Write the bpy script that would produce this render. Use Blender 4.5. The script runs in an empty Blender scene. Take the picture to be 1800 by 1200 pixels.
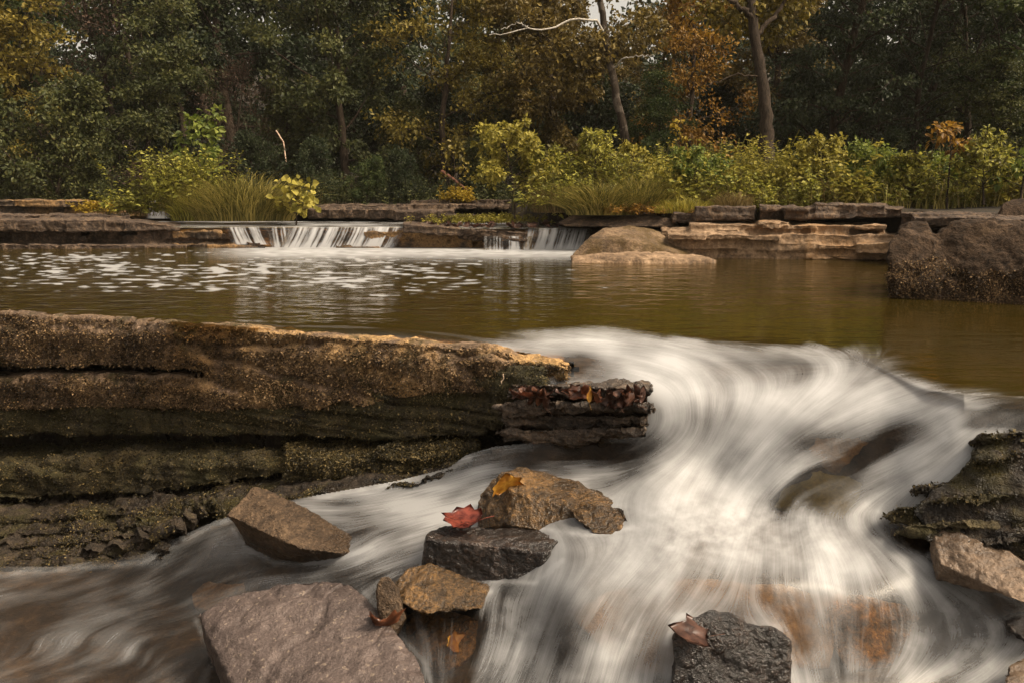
import bpy, bmesh, math, random
import numpy as np
from mathutils import Vector

sc = bpy.context.scene
COL = sc.collection
RNG = np.random.default_rng(7)
random.seed(7)

# ---------------------------------------------------------------- camera maths
FPX, CH = 1500.0, 0.60
TH = math.atan(260.0 / FPX)
CT, ST = math.cos(TH), math.sin(TH)

def ray(px, py):
    dx = (np.asarray(px, float) - 900) / FPX
    dy = (600 - np.asarray(py, float)) / FPX
    return dx, CT + dy * ST, -ST + dy * CT

def Q(px, py, D):
    """world point seen at photo position (px,py) that lies D metres ahead"""
    x, y, z = ray(px, py)
    return (float(x / y * D), float(D), float(CH + z / y * D))

def PZ(px, py, z0):
    x, y, z = ray(px, py)
    t = (z0 - CH) / z
    return (float(x * t), float(y * t), float(z0))

# ---------------------------------------------------------------- numpy noise
_perm = np.random.default_rng(3).permutation(256)
_perm = np.concatenate([_perm, _perm, _perm])
_g = np.random.default_rng(4).normal(size=(256, 3))
_g /= np.linalg.norm(_g, axis=1)[:, None]

def perlin(P):
    P = np.asarray(P, float)
    i = np.floor(P).astype(int)
    f = P - i
    u = f * f * f * (f * (f * 6 - 15) + 10)
    i &= 255
    out = np.zeros(len(P))
    for dx in (0, 1):
        wx = u[:, 0] if dx else 1 - u[:, 0]
        for dy in (0, 1):
            wy = u[:, 1] if dy else 1 - u[:, 1]
            for dz in (0, 1):
                wz = u[:, 2] if dz else 1 - u[:, 2]
                h = _perm[_perm[_perm[(i[:, 0] + dx) & 255] + ((i[:, 1] + dy) & 255)] + ((i[:, 2] + dz) & 255)]
                g = _g[h]
                d = g[:, 0] * (f[:, 0] - dx) + g[:, 1] * (f[:, 1] - dy) + g[:, 2] * (f[:, 2] - dz)
                out += wx * wy * wz * d
    return out * 1.5

def fbm(P, octs=4, gain=0.5, ridged=False):
    P = np.asarray(P, float)
    a, s, out = 1.0, 0.0, np.zeros(len(P))
    for k in range(octs):
        n = perlin(P * (2.03 ** k) + 17.3 * k)
        if ridged:
            n = 1 - 2 * np.abs(n)
        out += a * n
        s += a
        a *= gain
    return out / s

def sstep(a, b, x):
    t = np.clip((x - a) / (b - a), 0, 1)
    return t * t * (3 - 2 * t)

# ---------------------------------------------------------------- object helpers
def np_mesh(name, V, F, smooth=True, attrs=None, mat=None):
    V = np.ascontiguousarray(V, dtype=np.float32)
    F = np.ascontiguousarray(F, dtype=np.int32)
    me = bpy.data.meshes.new(name)
    k = F.shape[1]
    me.vertices.add(len(V)); me.vertices.foreach_set('co', V.ravel())
    me.loops.add(F.size); me.loops.foreach_set('vertex_index', F.ravel())
    me.polygons.add(len(F))
    me.polygons.foreach_set('loop_start', np.arange(0, F.size, k, dtype=np.int32))
    if attrs:
        for an, av in attrs.items():
            dom = 'POINT' if len(av) == len(V) else 'FACE'
            at = me.attributes.new(an, 'FLOAT', dom)
            at.data.foreach_set('value', np.ascontiguousarray(av, dtype=np.float32))
    me.update(calc_edges=True)
    me.validate()
    me.polygons.foreach_set('use_smooth', np.full(len(me.polygons), smooth, dtype=bool))
    if mat: me.materials.append(mat)
    return me

def link(name, me, parent=None, label=None, cat=None, group=None, kind=None, loc=None):
    o = bpy.data.objects.new(name, me)
    COL.objects.link(o)
    if parent is not None: o.parent = parent
    if label: o['label'] = label
    if cat: o['category'] = cat
    if group: o['group'] = group
    if kind: o['kind'] = kind
    if loc is not None: o.location = loc
    return o

def thing(name, label, cat, loc=(0, 0, 0), group=None, rz=0.0, scale=1.0):
    o = link(name, None, None, label, cat, group, None, loc)
    o.rotation_euler = (0, 0, rz)
    o.scale = (scale,) * 3 if isinstance(scale, (int, float)) else scale
    o.empty_display_size = 0.1
    return o

# ---------------------------------------------------------------- materials
def newmat(name):
    m = bpy.data.materials.new(name); m.use_nodes = True
    nt = m.node_tree; nt.nodes.clear()
    return m, nt

def N(nt, typ, props=None, **ins):
    n = nt.nodes.new(typ)
    for k, v in (props or {}).items(): setattr(n, k, v)
    for k, v in ins.items():
        key = int(k[1:]) if k[0] == 'i' and k[1:].isdigit() else k.replace('_', ' ')
        s = n.inputs[key]
        if isinstance(v, bpy.types.NodeSocket): nt.links.new(v, s)
        else: s.default_value = v
    return n

def c4(c): return (c[0], c[1], c[2], 1.0)

def ramp(nt, fac, stops):
    n = nt.nodes.new('ShaderNodeValToRGB')
    e = n.color_ramp.elements
    while len(e) < len(stops): e.new(0.5)
    for el, (p, c) in zip(e, stops):
        el.position = p
        el.color = c4(c) if len(c) == 3 else c
    nt.links.new(fac, n.inputs[0])
    return n.outputs[0]

def noise(nt, vec, scale, detail=4, rough=0.55, dist=0.0):
    return N(nt, 'ShaderNodeTexNoise', None, Vector=vec, Scale=scale, Detail=detail, Roughness=rough, Distortion=dist).outputs['Fac']

def math_(nt, op, a, b=0.0, clamp=False):
    n = nt.nodes.new('ShaderNodeMath'); n.operation = op; n.use_clamp = clamp
    for i, v in enumerate((a, b)):
        if isinstance(v, bpy.types.NodeSocket): nt.links.new(v, n.inputs[i])
        else: n.inputs[i].default_value = v
    return n.outputs[0]

def mixc(nt, fac, a, b, mode='MIX'):
    n = nt.nodes.new('ShaderNodeMix'); n.data_type = 'RGBA'; n.blend_type = mode
    for s, v in ((n.inputs[0], fac), (n.inputs[6], a), (n.inputs[7], b)):
        if isinstance(v, bpy.types.NodeSocket): nt.links.new(v, s)
        else: s.default_value = v if isinstance(v, float) else c4(v)
    return n.outputs[2]

def maprange(nt, v, a, b, c=0.0, d=1.0):
    n = nt.nodes.new('ShaderNodeMapRange'); n.interpolation_type = 'SMOOTHSTEP'
    nt.links.new(v, n.inputs[0])
    for i, x in enumerate((a, b, c, d)): n.inputs[i + 1].default_value = x
    return n.outputs[0]

def mat_rock(name, dark, mid, light, sc=1.0, moss=None, moss_amt=0.0, rough=0.85, bump=0.6, spec=0.3,
             gold=None, gold_x=None, wet=None, speck=None, grain=90, strata=0.0):
    m, nt = newmat(name)
    geo = N(nt, 'ShaderNodeNewGeometry')
    pos = geo.outputs['Position']
    n1 = noise(nt, pos, 3.2 * sc, 6, 0.62, 0.3)
    n2 = noise(nt, pos, 17 * sc, 5, 0.65)
    n3 = noise(nt, pos, grain, 3, 0.7)
    f = math_(nt, 'ADD', math_(nt, 'MULTIPLY', n1, 0.38), math_(nt, 'ADD', math_(nt, 'MULTIPLY', n2, 0.34), math_(nt, 'MULTIPLY', n3, 0.28)))
    col = ramp(nt, f, [(0.39, dark), (0.50, mid), (0.62, light)])
    if strata:
        mp = N(nt, 'ShaderNodeMapping', None, Vector=pos, Scale=(1.2, 1.2, 26.0))
        ns = noise(nt, mp.outputs[0], 1.6, 4, 0.6, 0.4)
        col = mixc(nt, math_(nt, 'MULTIPLY', maprange(nt, ns, 0.45, 0.62), strata), col, dark)
    if gold:
        ng = noise(nt, pos, 2.6, 5, 0.6, 0.6)
        gf = maprange(nt, ng, 0.42, 0.60)
        if gold_x:
            sx = N(nt, 'ShaderNodeSeparateXYZ', None, Vector=pos)
            gf = math_(nt, 'MULTIPLY', gf, maprange(nt, sx.outputs[0], gold_x[0], gold_x[1]))
        gf = math_(nt, 'MULTIPLY', gf, maprange(nt, n3, 0.35, 0.6, 0.35, 1.0))
        col = mixc(nt, gf, col, gold)
    if moss:
        nm = noise(nt, pos, 4.5, 5, 0.65, 0.5)
        mf = maprange(nt, nm, 0.62 - moss_amt * 0.35, 0.78 - moss_amt * 0.35)
        mc = mixc(nt, n3, tuple(x * 0.45 for x in moss), tuple(min(1, x * 1.6) for x in moss))
        col = mixc(nt, mf, col, mc)
    if speck:
        vs = N(nt, 'ShaderNodeTexVoronoi', None, Vector=pos, Scale=70.0, Randomness=1.0)
        sp = maprange(nt, noise(nt, pos, 60, 2, 0.5), 0.62, 0.72)
        col = mixc(nt, math_(nt, 'MULTIPLY', sp, 0.7), col, speck)
    wa = N(nt, 'ShaderNodeAttribute', {'attribute_name': 'wet'}).outputs['Fac']
    col = mixc(nt, math_(nt, 'MULTIPLY', wa, 0.5), col, mixc(nt, 0.5, dark, (0.012, 0.008, 0.005)))
    bs = N(nt, 'ShaderNodeBsdfPrincipled', None, Base_Color=col)
    bs.inputs['Specular IOR Level'].default_value = spec
    if wet: wn = maprange(nt, n1, wet[0], wet[1], 0.16, rough)
    else: wn = maprange(nt, n2, 0.3, 0.7, rough * 0.85, min(1, rough * 1.1))
    mr = nt.nodes.new('ShaderNodeMix'); mr.data_type = 'FLOAT'
    nt.links.new(wa, mr.inputs[0]); nt.links.new(wn, mr.inputs[2]); mr.inputs[3].default_value = 0.14
    nt.links.new(mr.outputs[0], bs.inputs['Roughness'])
    h = math_(nt, 'ADD', math_(nt, 'MULTIPLY', n2, 0.7), math_(nt, 'MULTIPLY', n3, 0.45))
    bp = N(nt, 'ShaderNodeBump', None, Strength=bump, Distance=0.03, Height=h)
    nt.links.new(bp.outputs[0], bs.inputs['Normal'])
    o = N(nt, 'ShaderNodeOutputMaterial', None, Surface=bs.outputs[0])
    return m

def mat_leaf(name, a, b, c, trans=0.3, rough=0.55):
    m, nt = newmat(name)
    at = N(nt, 'ShaderNodeAttribute', {'attribute_name': 'rnd'})
    col = ramp(nt, at.outputs['Fac'], [(0.05, a), (0.5, b), (0.95, c)])
    bs = N(nt, 'ShaderNodeBsdfPrincipled', None, Base_Color=col, Roughness=rough)
    bs.inputs['Specular IOR Level'].default_value = 0.25
    tr = N(nt, 'ShaderNodeBsdfTranslucent', None, Color=col)
    mx = N(nt, 'ShaderNodeMixShader', None, i0=trans, i1=bs.outputs[0], i2=tr.outputs[0])
    N(nt, 'ShaderNodeOutputMaterial', None, Surface=mx.outputs[0])
    return m

def mat_bark(name, dark, light, patch=None, sc=1.0):
    m, nt = newmat(name)
    tc = N(nt, 'ShaderNodeTexCoord')
    mp = N(nt, 'ShaderNodeMapping', None, Vector=tc.outputs['Object'], Scale=(9 * sc, 9 * sc, 2.2 * sc))
    n1 = noise(nt, mp.outputs[0], 3.0, 5, 0.7, 0.6)
    col = ramp(nt, n1, [(0.35, dark), (0.65, light)])
    if patch:
        n2 = noise(nt, tc.outputs['Object'], 4.0, 4, 0.6, 0.8)
        col = mixc(nt, maprange(nt, n2, 0.50, 0.58), col, patch)
    bs = N(nt, 'ShaderNodeBsdfPrincipled', None, Base_Color=col, Roughness=0.9)
    bs.inputs['Specular IOR Level'].default_value = 0.15
    bp = N(nt, 'ShaderNodeBump', None, Strength=0.8, Distance=0.03, Height=n1)
    nt.links.new(bp.outputs[0], bs.inputs['Normal'])
    N(nt, 'ShaderNodeOutputMaterial', None, Surface=bs.outputs[0])
    return m

def mat_water(name, tint, bump=0.9, foam_col=(0.58, 0.575, 0.575)):
    m, nt = newmat(name)
    geo = N(nt, 'ShaderNodeNewGeometry')
    pos = geo.outputs['Position']
    foam_glint = N(nt, 'ShaderNodeAttribute', {'attribute_name': 'foam_glint'}).outputs['Fac']
    rip = N(nt, 'ShaderNodeAttribute', {'attribute_name': 'rip'}).outputs['Fac']
    deep = N(nt, 'ShaderNodeAttribute', {'attribute_name': 'deep'}).outputs['Fac']
    mp = N(nt, 'ShaderNodeMapping', None, Vector=pos, Scale=(1.5, 2.6, 2.6))
    r1 = noise(nt, mp.outputs[0], 2.2, 3, 0.5, 0.4)
    mp2 = N(nt, 'ShaderNodeMapping', None, Vector=pos, Scale=(4.0, 8.0, 8.0))
    r2 = noise(nt, mp2.outputs[0], 2.0, 2, 0.5)
    h = math_(nt, 'ADD', r1, math_(nt, 'MULTIPLY', r2, 0.35))
    bp = N(nt, 'ShaderNodeBump', None, Distance=0.07, Height=h)
    nt.links.new(math_(nt, 'MULTIPLY', rip, bump), bp.inputs['Strength'])
    fr = N(nt, 'ShaderNodeFresnel', None, IOR=1.33, Normal=bp.outputs[0])
    gl = N(nt, 'ShaderNodeBsdfGlossy', None, Color=(0.95, 0.93, 0.9, 1), Normal=bp.outputs[0])
    nt.links.new(maprange(nt, deep, 0.0, 1.0, 0.36, 0.07), gl.inputs['Roughness'])
    tcol = mixc(nt, deep, (0.80, 0.68, 0.50), tint)
    tp = N(nt, 'ShaderNodeBsdfTransparent', None, Color=tcol)
    mk = N(nt, 'ShaderNodeBsdfDiffuse', None, Color=(0.125, 0.084, 0.012, 1))
    body = N(nt, 'ShaderNodeMixShader', None, i0=math_(nt, 'MULTIPLY', deep, 0.20), i1=tp.outputs[0], i2=mk.outputs[0])
    w = N(nt, 'ShaderNodeMixShader', None, i0=fr.outputs[0], i1=body.outputs[0], i2=gl.outputs[0])
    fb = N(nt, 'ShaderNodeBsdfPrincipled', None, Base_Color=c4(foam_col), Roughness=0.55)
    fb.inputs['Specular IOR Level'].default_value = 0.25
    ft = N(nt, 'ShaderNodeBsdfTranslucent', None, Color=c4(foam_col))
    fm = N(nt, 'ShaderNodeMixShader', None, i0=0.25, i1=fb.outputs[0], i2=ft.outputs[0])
    mx = N(nt, 'ShaderNodeMixShader', None, i0=foam_glint, i1=w.outputs[0], i2=fm.outputs[0])
    N(nt, 'ShaderNodeOutputMaterial', None, Surface=mx.outputs[0])
    return m

# ---------------------------------------------------------------- rock builder
def hull_bm(bm, pts):
    vs = [bm.verts.new(p) for p in pts]
    r = bmesh.ops.convex_hull(bm, input=vs)
    kill = [e for e in r['geom_interior'] + r['geom_unused'] if isinstance(e, bmesh.types.BMVert) and e.is_valid]
    if kill: bmesh.ops.delete(bm, geom=list(set(kill)), context='VERTS')

def loft_bm(bm, secs):
    rings = [[bm.verts.new(p) for p in s] for s in secs]
    k = len(rings[0])
    for a, b in zip(rings, rings[1:]):
        for i in range(k):
            j = (i + 1) % k
            bm.faces.new((a[i], a[j], b[j], b[i]))
    bm.faces.new(rings[0][::-1]); bm.faces.new(rings[-1])

def vnormals(V, F):
    a, b, c, d = (V[F[:, i]] for i in range(4))
    n = np.cross(c - a, d - b)
    out = np.zeros_like(V)
    for i in range(4): np.add.at(out, F[:, i], n)
    return out / (np.linalg.norm(out, axis=1)[:, None] + 1e-12)

def make_rock(name, hulls=(), lofts=(), clamp=None, voxel=0.01, smooth=2, big=0.01, bigf=4.0, fine=0.004, finef=25.0,
              strata=0.0, strf=18.0, chip=0.0, chipf=9.0, grain=0.0, grainf=70.0, crack=0.0, crackf=1.6, wetband=0.0, groove=0.0, groovef=7.0, mat=None, parent=None, **kw):
    bm = bmesh.new()
    for h in hulls: hull_bm(bm, h)
    for l in lofts: loft_bm(bm, l)
    bmesh.ops.recalc_face_normals(bm, faces=bm.faces)
    me0 = bpy.data.meshes.new('tmp'); bm.to_mesh(me0); bm.free()
    ob = bpy.data.objects.new('tmp', me0); COL.objects.link(ob)
    md = ob.modifiers.new('r', 'REMESH'); md.mode = 'VOXEL'; md.voxel_size = voxel; md.use_smooth_shade = True
    dg = bpy.context.evaluated_depsgraph_get(); dg.update()
    ev = ob.evaluated_get(dg); me = ev.to_mesh()
    nv = len(me.vertices)
    V = np.empty(nv * 3, np.float32); me.vertices.foreach_get('co', V); V = V.reshape(-1, 3).astype(float)
    F = np.empty(len(me.polygons) * 4, np.int32); me.loops.foreach_get('vertex_index', F); F = F.reshape(-1, 4)
    E = np.empty(len(me.edges) * 2, np.int32); me.edges.foreach_get('vertices', E); E = E.reshape(-1, 2)
    ev.to_mesh_clear(); bpy.data.objects.remove(ob); bpy.data.meshes.remove(me0)
    deg = np.bincount(E.ravel(), minlength=nv).astype(float)[:, None]
    for _ in range(smooth):
        s = np.zeros_like(V)
        for k in range(3):
            s[:, k] = np.bincount(E[:, 0], V[E[:, 1], k], nv) + np.bincount(E[:, 1], V[E[:, 0], k], nv)
        V = 0.4 * V + 0.6 * s / np.maximum(deg, 1)
    n = vnormals(V, F)
    d = np.zeros(nv)
    if big: d += big * fbm(V * bigf, 3)
    if chip:
        c = fbm(V * chipf + 5, 3, 0.5, True)
        d -= chip * np.clip(c - 0.15, 0, 1)
    if strata:
        w = V.copy(); w[:, 0] *= 0.10; w[:, 1] *= 0.10
        w[:, 2] += 0.02 * fbm(V * np.array([1.5, 1.5, 4.0]) + 9, 2)
        w *= strf
        s = fbm(w, 3, 0.55)
        flat = 1 - np.abs(n[:, 2]) ** 2
        d += strata * np.tanh(s * 4) * flat
    if fine: d += fine * fbm(V * finef + 3, 4, 0.6)
    if grain:
        g = fbm(V * grainf + 31, 2, 0.6)
        gm = 0.5 + 0.8 * np.clip(fbm(V * 5 + 71, 3) + 0.2, 0, 1)
        d += grain * g * gm
    if groove:
        zz = V[:, 2] * groovef + 0.35 * fbm(V * np.array([1.6, 1.6, 3]) + 19, 3) + 0.08 * fbm(V * 12 + 3, 2)
        g_ = perlin(np.stack([V[:, 0] * 0.25, V[:, 1] * 0.25, zz], 1))
        d -= groove * np.exp(-(g_ / 0.055) ** 2) * sstep(-0.3, 0.15, fbm(V * np.array([1.4, 1.4, 4]) + 29, 2))
    if crack:
        P = V * np.array([1.0, 1.0, 0.3]) * crackf + 41
        P = P + 0.35 * np.stack([fbm(V * 3 + 2, 2), fbm(V * 3 + 8, 2), fbm(V * 3 + 14, 2)], 1)
        e = np.exp(-(perlin(P) / 0.07) ** 2) + 0.7 * np.exp(-(perlin(P * 1.7 + 9) / 0.06) ** 2)
        d -= crack * np.clip(e, 0, 1) * (0.4 + 0.6 * sstep(-.2, .2, fbm(V * 1.3 + 55, 2)))
    V = V + n * d[:, None]
    if clamp is not None:
        # keep a sunken stone below the water surface
        X_, Y_, Z_ = V[:, 0], V[:, 1], V[:, 2] - CH
        f_ = Y_ * CT - Z_ * ST
        px = 900 + FPX * X_ / f_; py = 600 - FPX * (Y_ * ST + Z_ * CT) / f_
        Ds = bil(DW, (px - PX0) / STEP, (py - 428) / STEP) + clamp
        k_ = np.maximum(1, Ds / np.maximum(Y_, 1e-3))
        V[:, 0] = X_ * k_; V[:, 1] = Y_ * k_; V[:, 2] = CH + Z_ * k_
    X_, Y_, Z_ = V[:, 0], V[:, 1], V[:, 2] - CH
    f_ = np.maximum(Y_ * CT - Z_ * ST, 0.1)
    px = 900 + FPX * X_ / f_; py = 600 - FPX * (Y_ * ST + Z_ * CT) / f_
    hgt = (bil(DW, (px - PX0) / STEP, (py - 428) / STEP) - Y_) * np.maximum(-Z_ / np.maximum(Y_, .1), 0.02)
    wet = 1 - sstep(0.008, wetband, hgt + 0.018 * fbm(V * 14 + 77, 3))
    me = np_mesh(name, V, F, True, {'wet': wet if wetband else np.zeros(nv)}, mat)
    return link(name, me, parent, **kw)

def H(*pts):
    return [Q(*p) for p in pts]

# ================================================================= MATERIALS
M = {}
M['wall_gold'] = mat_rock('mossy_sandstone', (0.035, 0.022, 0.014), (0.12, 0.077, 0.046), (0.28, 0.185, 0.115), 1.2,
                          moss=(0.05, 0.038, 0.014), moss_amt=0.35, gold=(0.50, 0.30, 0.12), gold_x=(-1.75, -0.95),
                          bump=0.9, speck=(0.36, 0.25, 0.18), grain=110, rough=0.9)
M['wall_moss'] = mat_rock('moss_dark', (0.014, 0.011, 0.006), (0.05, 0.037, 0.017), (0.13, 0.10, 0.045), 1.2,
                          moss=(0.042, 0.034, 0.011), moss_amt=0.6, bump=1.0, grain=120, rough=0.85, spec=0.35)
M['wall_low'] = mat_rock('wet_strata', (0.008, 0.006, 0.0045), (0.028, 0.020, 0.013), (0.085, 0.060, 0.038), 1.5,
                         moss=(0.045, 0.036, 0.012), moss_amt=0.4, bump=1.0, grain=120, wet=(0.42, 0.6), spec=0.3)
M['slate'] = mat_rock('purple_brown_slab', (0.045, 0.032, 0.027), (0.088, 0.064, 0.055), (0.15, 0.112, 0.096), 1.0,
                      bump=0.55, grain=120, rough=0.5, spec=0.4, speck=(0.25, 0.19, 0.14))
M['sand_rock'] = mat_rock('brown_sandstone', (0.03, 0.019, 0.011), (0.085, 0.053, 0.03), (0.19, 0.122, 0.07), 2.0,
                          bump=1.0, grain=100, rough=0.7)
M['gold_rock'] = mat_rock('golden_wet_rock', (0.02, 0.012, 0.005), (0.105, 0.058, 0.021), (0.36, 0.19, 0.06), 3.0,
                          bump=0.8, grain=100, wet=(0.4, 0.62), spec=0.5)
M['wet_dark'] = mat_rock('dark_wet_rock', (0.006, 0.0045, 0.0035), (0.020, 0.0135, 0.010), (0.075, 0.045, 0.03), 2.5,
                         bump=0.7, grain=100, wet=(0.55, 0.8), spec=0.6)
M['sub_gold'] = mat_rock('submerged_golden_rock', (0.05, 0.031, 0.016), (0.15, 0.093, 0.045), (0.30, 0.19, 0.095), 1.6,
                         bump=0.3, grain=60, rough=0.8)
M['pale_rock'] = mat_rock('pale_tan_rock', (0.055, 0.037, 0.025), (0.14, 0.096, 0.064), (0.28, 0.195, 0.13), 2.0,
                          bump=0.5, grain=110, rough=0.7)
M['far_tan'] = mat_rock('tan_bank_rock', (0.06, 0.038, 0.022), (0.18, 0.115, 0.066), (0.36, 0.245, 0.15), 1.2,
                        bump=0.6, grain=45, rough=0.85, gold=(0.26, 0.15, 0.07), gold_x=(2.0, 2.2))  # pale sandstone, bright by its own colour
M['far_brown'] = mat_rock('brown_bank_rock', (0.020, 0.013, 0.009), (0.066, 0.044, 0.030), (0.19, 0.125, 0.075), 1.6,
                            bump=1.0, grain=45, rough=0.85)
M['far_dark'] = mat_rock('dark_ledge_rock', (0.012, 0.009, 0.007), (0.05, 0.035, 0.024), (0.17, 0.115, 0.07), 1.1,
                         bump=0.8, grain=45, rough=0.8, gold=(0.26, 0.15, 0.06))
M['boulder_dark'] = mat_rock('dark_pitted_boulder', (0.012, 0.008, 0.005), (0.042, 0.027, 0.017), (0.11, 0.072, 0.045), 1.8,
                             bump=0.9, grain=70, rough=0.95, spec=0.12)
M['boulder_moss'] = mat_rock('mossy_boulder_foot', (0.02, 0.014, 0.007), (0.07, 0.046, 0.02), (0.22, 0.145, 0.06), 1.4,
                             bump=1.0, grain=80, rough=0.9)
M['bed'] = mat_rock('river_bed', (0.012, 0.009, 0.006), (0.034, 0.024, 0.017), (0.085, 0.06, 0.038), 0.8, bump=0.5, grain=40, rough=0.9)
M['soil'] = mat_rock('forest_floor', (0.010, 0.007, 0.004), (0.022, 0.016, 0.009), (0.045, 0.032, 0.017), 1.0, bump=0.8, grain=30, rough=1.0)
M['water'] = mat_water('river_water', (0.42, 0.30, 0.11))

def unit(v): return v / (np.linalg.norm(v, axis=-1, keepdims=True) + 1e-9)

def leaves(P, d, n, L, Wd, r):
    """one folded diamond leaf at each P with axis d and up n"""
    s = unit(np.cross(d, n))
    L = L[:, None]; Wd = Wd[:, None]
    n2 = np.cross(s, d)
    a = P; b = P + d * L * 0.45 + s * Wd + n2 * Wd * 0.25; c = P + d * L - n2 * L * 0.12; e = P + d * L * 0.45 - s * Wd + n2 * Wd * 0.25
    V = np.stack([a, b, c, e], 1).reshape(-1, 3)
    F = np.arange(len(P) * 4).reshape(-1, 4)
    return V, F

M['moss_gold'] = mat_leaf('golden_brown_algae', (0.022, 0.014, 0.007), (0.115, 0.070, 0.030), (0.29, 0.185, 0.09), 0.12)
M['moss_green'] = mat_leaf('dark_green_moss', (0.012, 0.009, 0.004), (0.042, 0.032, 0.011), (0.16, 0.115, 0.045), 0.12)
# ================================================================= WATER SHEET
# height controls: photo position and level of the water there
Zc = []
for p in [(-150, 430), (0, 430), (300, 430), (600, 430), (900, 430), (1200, 430), (1500, 430), (1950, 430),
          (-150, 480), (300, 480), (700, 480), (1100, 480), (1500, 480), (1950, 480), (-150, 535), (200, 540), (500, 560), (700, 575),
          (800, 560), (900, 575), (1000, 560), (1000, 585), (1200, 560), (1200, 585), (1400, 560), (1400, 590), (1500, 605), (1560, 560),
          (1600, 640), (1700, 600), (1700, 680), (1800, 660), (1800, 694), (1950, 600), (1950, 690)]:
    Zc.append((p[0], p[1], 0.0))
Zc += [(900, 598, 0.0), (960, 612, -.005), (1040, 620, -.012), (1020, 648, -.045), (1100, 640, -.035), (1250, 640, -.03), (1400, 645, -.025), (1500, 655, -.022), (1600, 672, -.018),
       (1000, 672, -.062), (1100, 672, -.062), (1150, 680, -.075), (900, 670, -.06),
       (1200, 700, -.10), (1350, 700, -.085), (1500, 700, -.06), (1600, 705, -.045), (1690, 712, -.028), (1800, 712, -.02), (1950, 712, -.02),
       (1180, 760, -.215), (1350, 760, -.185), (1500, 760, -.15), (1620, 755, -.112), (1700, 752, -.08), (1800, 750, -.08),
       (1190, 820, -.31), (1300, 830, -.31), (1430, 800, -.225), (1500, 790, -.205), (1380, 845, -.30), (1470, 850, -.30), (1550, 820, -.235), (1640, 800, -.185), (1700, 800, -.16),
       (1400, 890, -.372), (1480, 895, -.36), (1550, 900, -.37), (1620, 850, -.265),
       (1100, 855, -.38), (1250, 865, -.37), (1340, 895, -.385), (1550, 940, -.405), (1650, 985, -.44), (1750, 1050, -.50), (1850, 1030, -.47),
       (1000, 790, -.325), (900, 795, -.355), (850, 800, -.38), (1080, 800, -.325), (950, 825, -.38),
       (1150, 890, -.36), (1250, 920, -.375), (1100, 950, -.425), (1000, 945, -.45), (1250, 960, -.405), (1400, 970, -.43), (1500, 985, -.45), (1200, 1005, -.43), (1320, 1010, -.44), (1050, 1030, -.46),
       (1400, 1045, -.465), (1550, 1035, -.485), (1640, 1060, -.53),
       (990, 1070, -.53), (1100, 1070, -.49), (1250, 1080, -.505), (1350, 1085, -.51), (1450, 1110, -.555), (1560, 1110, -.57),
       (1000, 1180, -.67), (1100, 1170, -.65), (1280, 1180, -.65), (1450, 1180, -.66), (1600, 1150, -.64), (1700, 1100, -.585), (1790, 1150, -.63),
       (1000, 1320, -.78), (1400, 1320, -.76), (1850, 1320, -.76), (1950, 1000, -.45), (1950, 1150, -.63),
       (790, 835, -.46), (760, 860, -.51), (700, 875, -.545), (650, 890, -.575), (560, 900, -.62), (480, 905, -.67), (650, 940, -.60), (720, 905, -.55), (720, 950, -.575),
       (560, 985, -.69), (700, 985, -.62), (400, 940, -.73), (330, 985, -.83), (470, 1000, -.76), (620, 1010, -.675), (700, 1040, -.66), (300, 1040, -.88), (400, 1080, -.87), (250, 1000, -.88),
       (150, 1030, -.93), (0, 1030, -.95), (-150, 1030, -.97), (0, 1200, -.99), (-150, 1200, -1.0), (200, 1200, -.97), (330, 1150, -.92), (330, 1320, -.98), (0, 1320, -1.0), (-150, 1320, -1.0),
       (150, 1100, -.945), (880, 1040, -.61), (930, 1035, -.585), (850, 1100, -.67), (760, 1100, -.70), (780, 1150, -.72), (850, 1190, -.745), (700, 1320, -.86), (850, 1320, -.83), (950, 1060, -.575), (960, 1130, -.655),
       (985, 985, -.49), (560, 1200, -.95), (560, 1100, -.85), (680, 1150, -.80), (150, 900, -.84), (0, 900, -.88), (-150, 900, -.9), (400, 880, -.70)]
Zc = np.array(Zc, float)
_r = ray(Zc[:, 0], Zc[:, 1]); Zinv = (-(_r[2] / _r[1])) / (CH - Zc[:, 2])      # 1 / distance ahead

def tps_fit(P, v, lam=1e-3):
    P = P / 200.0
    n = len(P)
    d = np.linalg.norm(P[:, None] - P[None], axis=2)
    K = np.where(d > 0, d * d * np.log(d + 1e-12), 0) + lam * np.eye(n)
    A = np.zeros((n + 3, n + 3))
    A[:n, :n] = K; A[:n, n] = 1; A[:n, n + 1:] = P; A[n, :n] = 1; A[n + 1:, :n] = P.T
    w = np.linalg.solve(A, np.concatenate([v, np.zeros(3)]))
    return P, w

def tps_eval(fit, X):
    P, w = fit
    X = X / 200.0
    out = np.empty(len(X))
    for i in range(0, len(X), 20000):
        x = X[i:i + 20000]
        d = np.linalg.norm(x[:, None] - P[None], axis=2)
        out[i:i + 20000] = np.where(d > 0, d * d * np.log(d + 1e-12), 0) @ w[:-3] + w[-3] + x @ w[-2:]
    return out

def bil(G, x, y):
    h, w = G.shape[:2]
    x = np.clip(x, 0, w - 1.001); y = np.clip(y, 0, h - 1.001)
    i = x.astype(int); j = y.astype(int); fx = x - i; fy = y - j
    return (G[j, i] * (1 - fx) + G[j, i + 1] * fx) * (1 - fy) + (G[j + 1, i] * (1 - fx) + G[j + 1, i + 1] * fx) * fy

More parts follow.
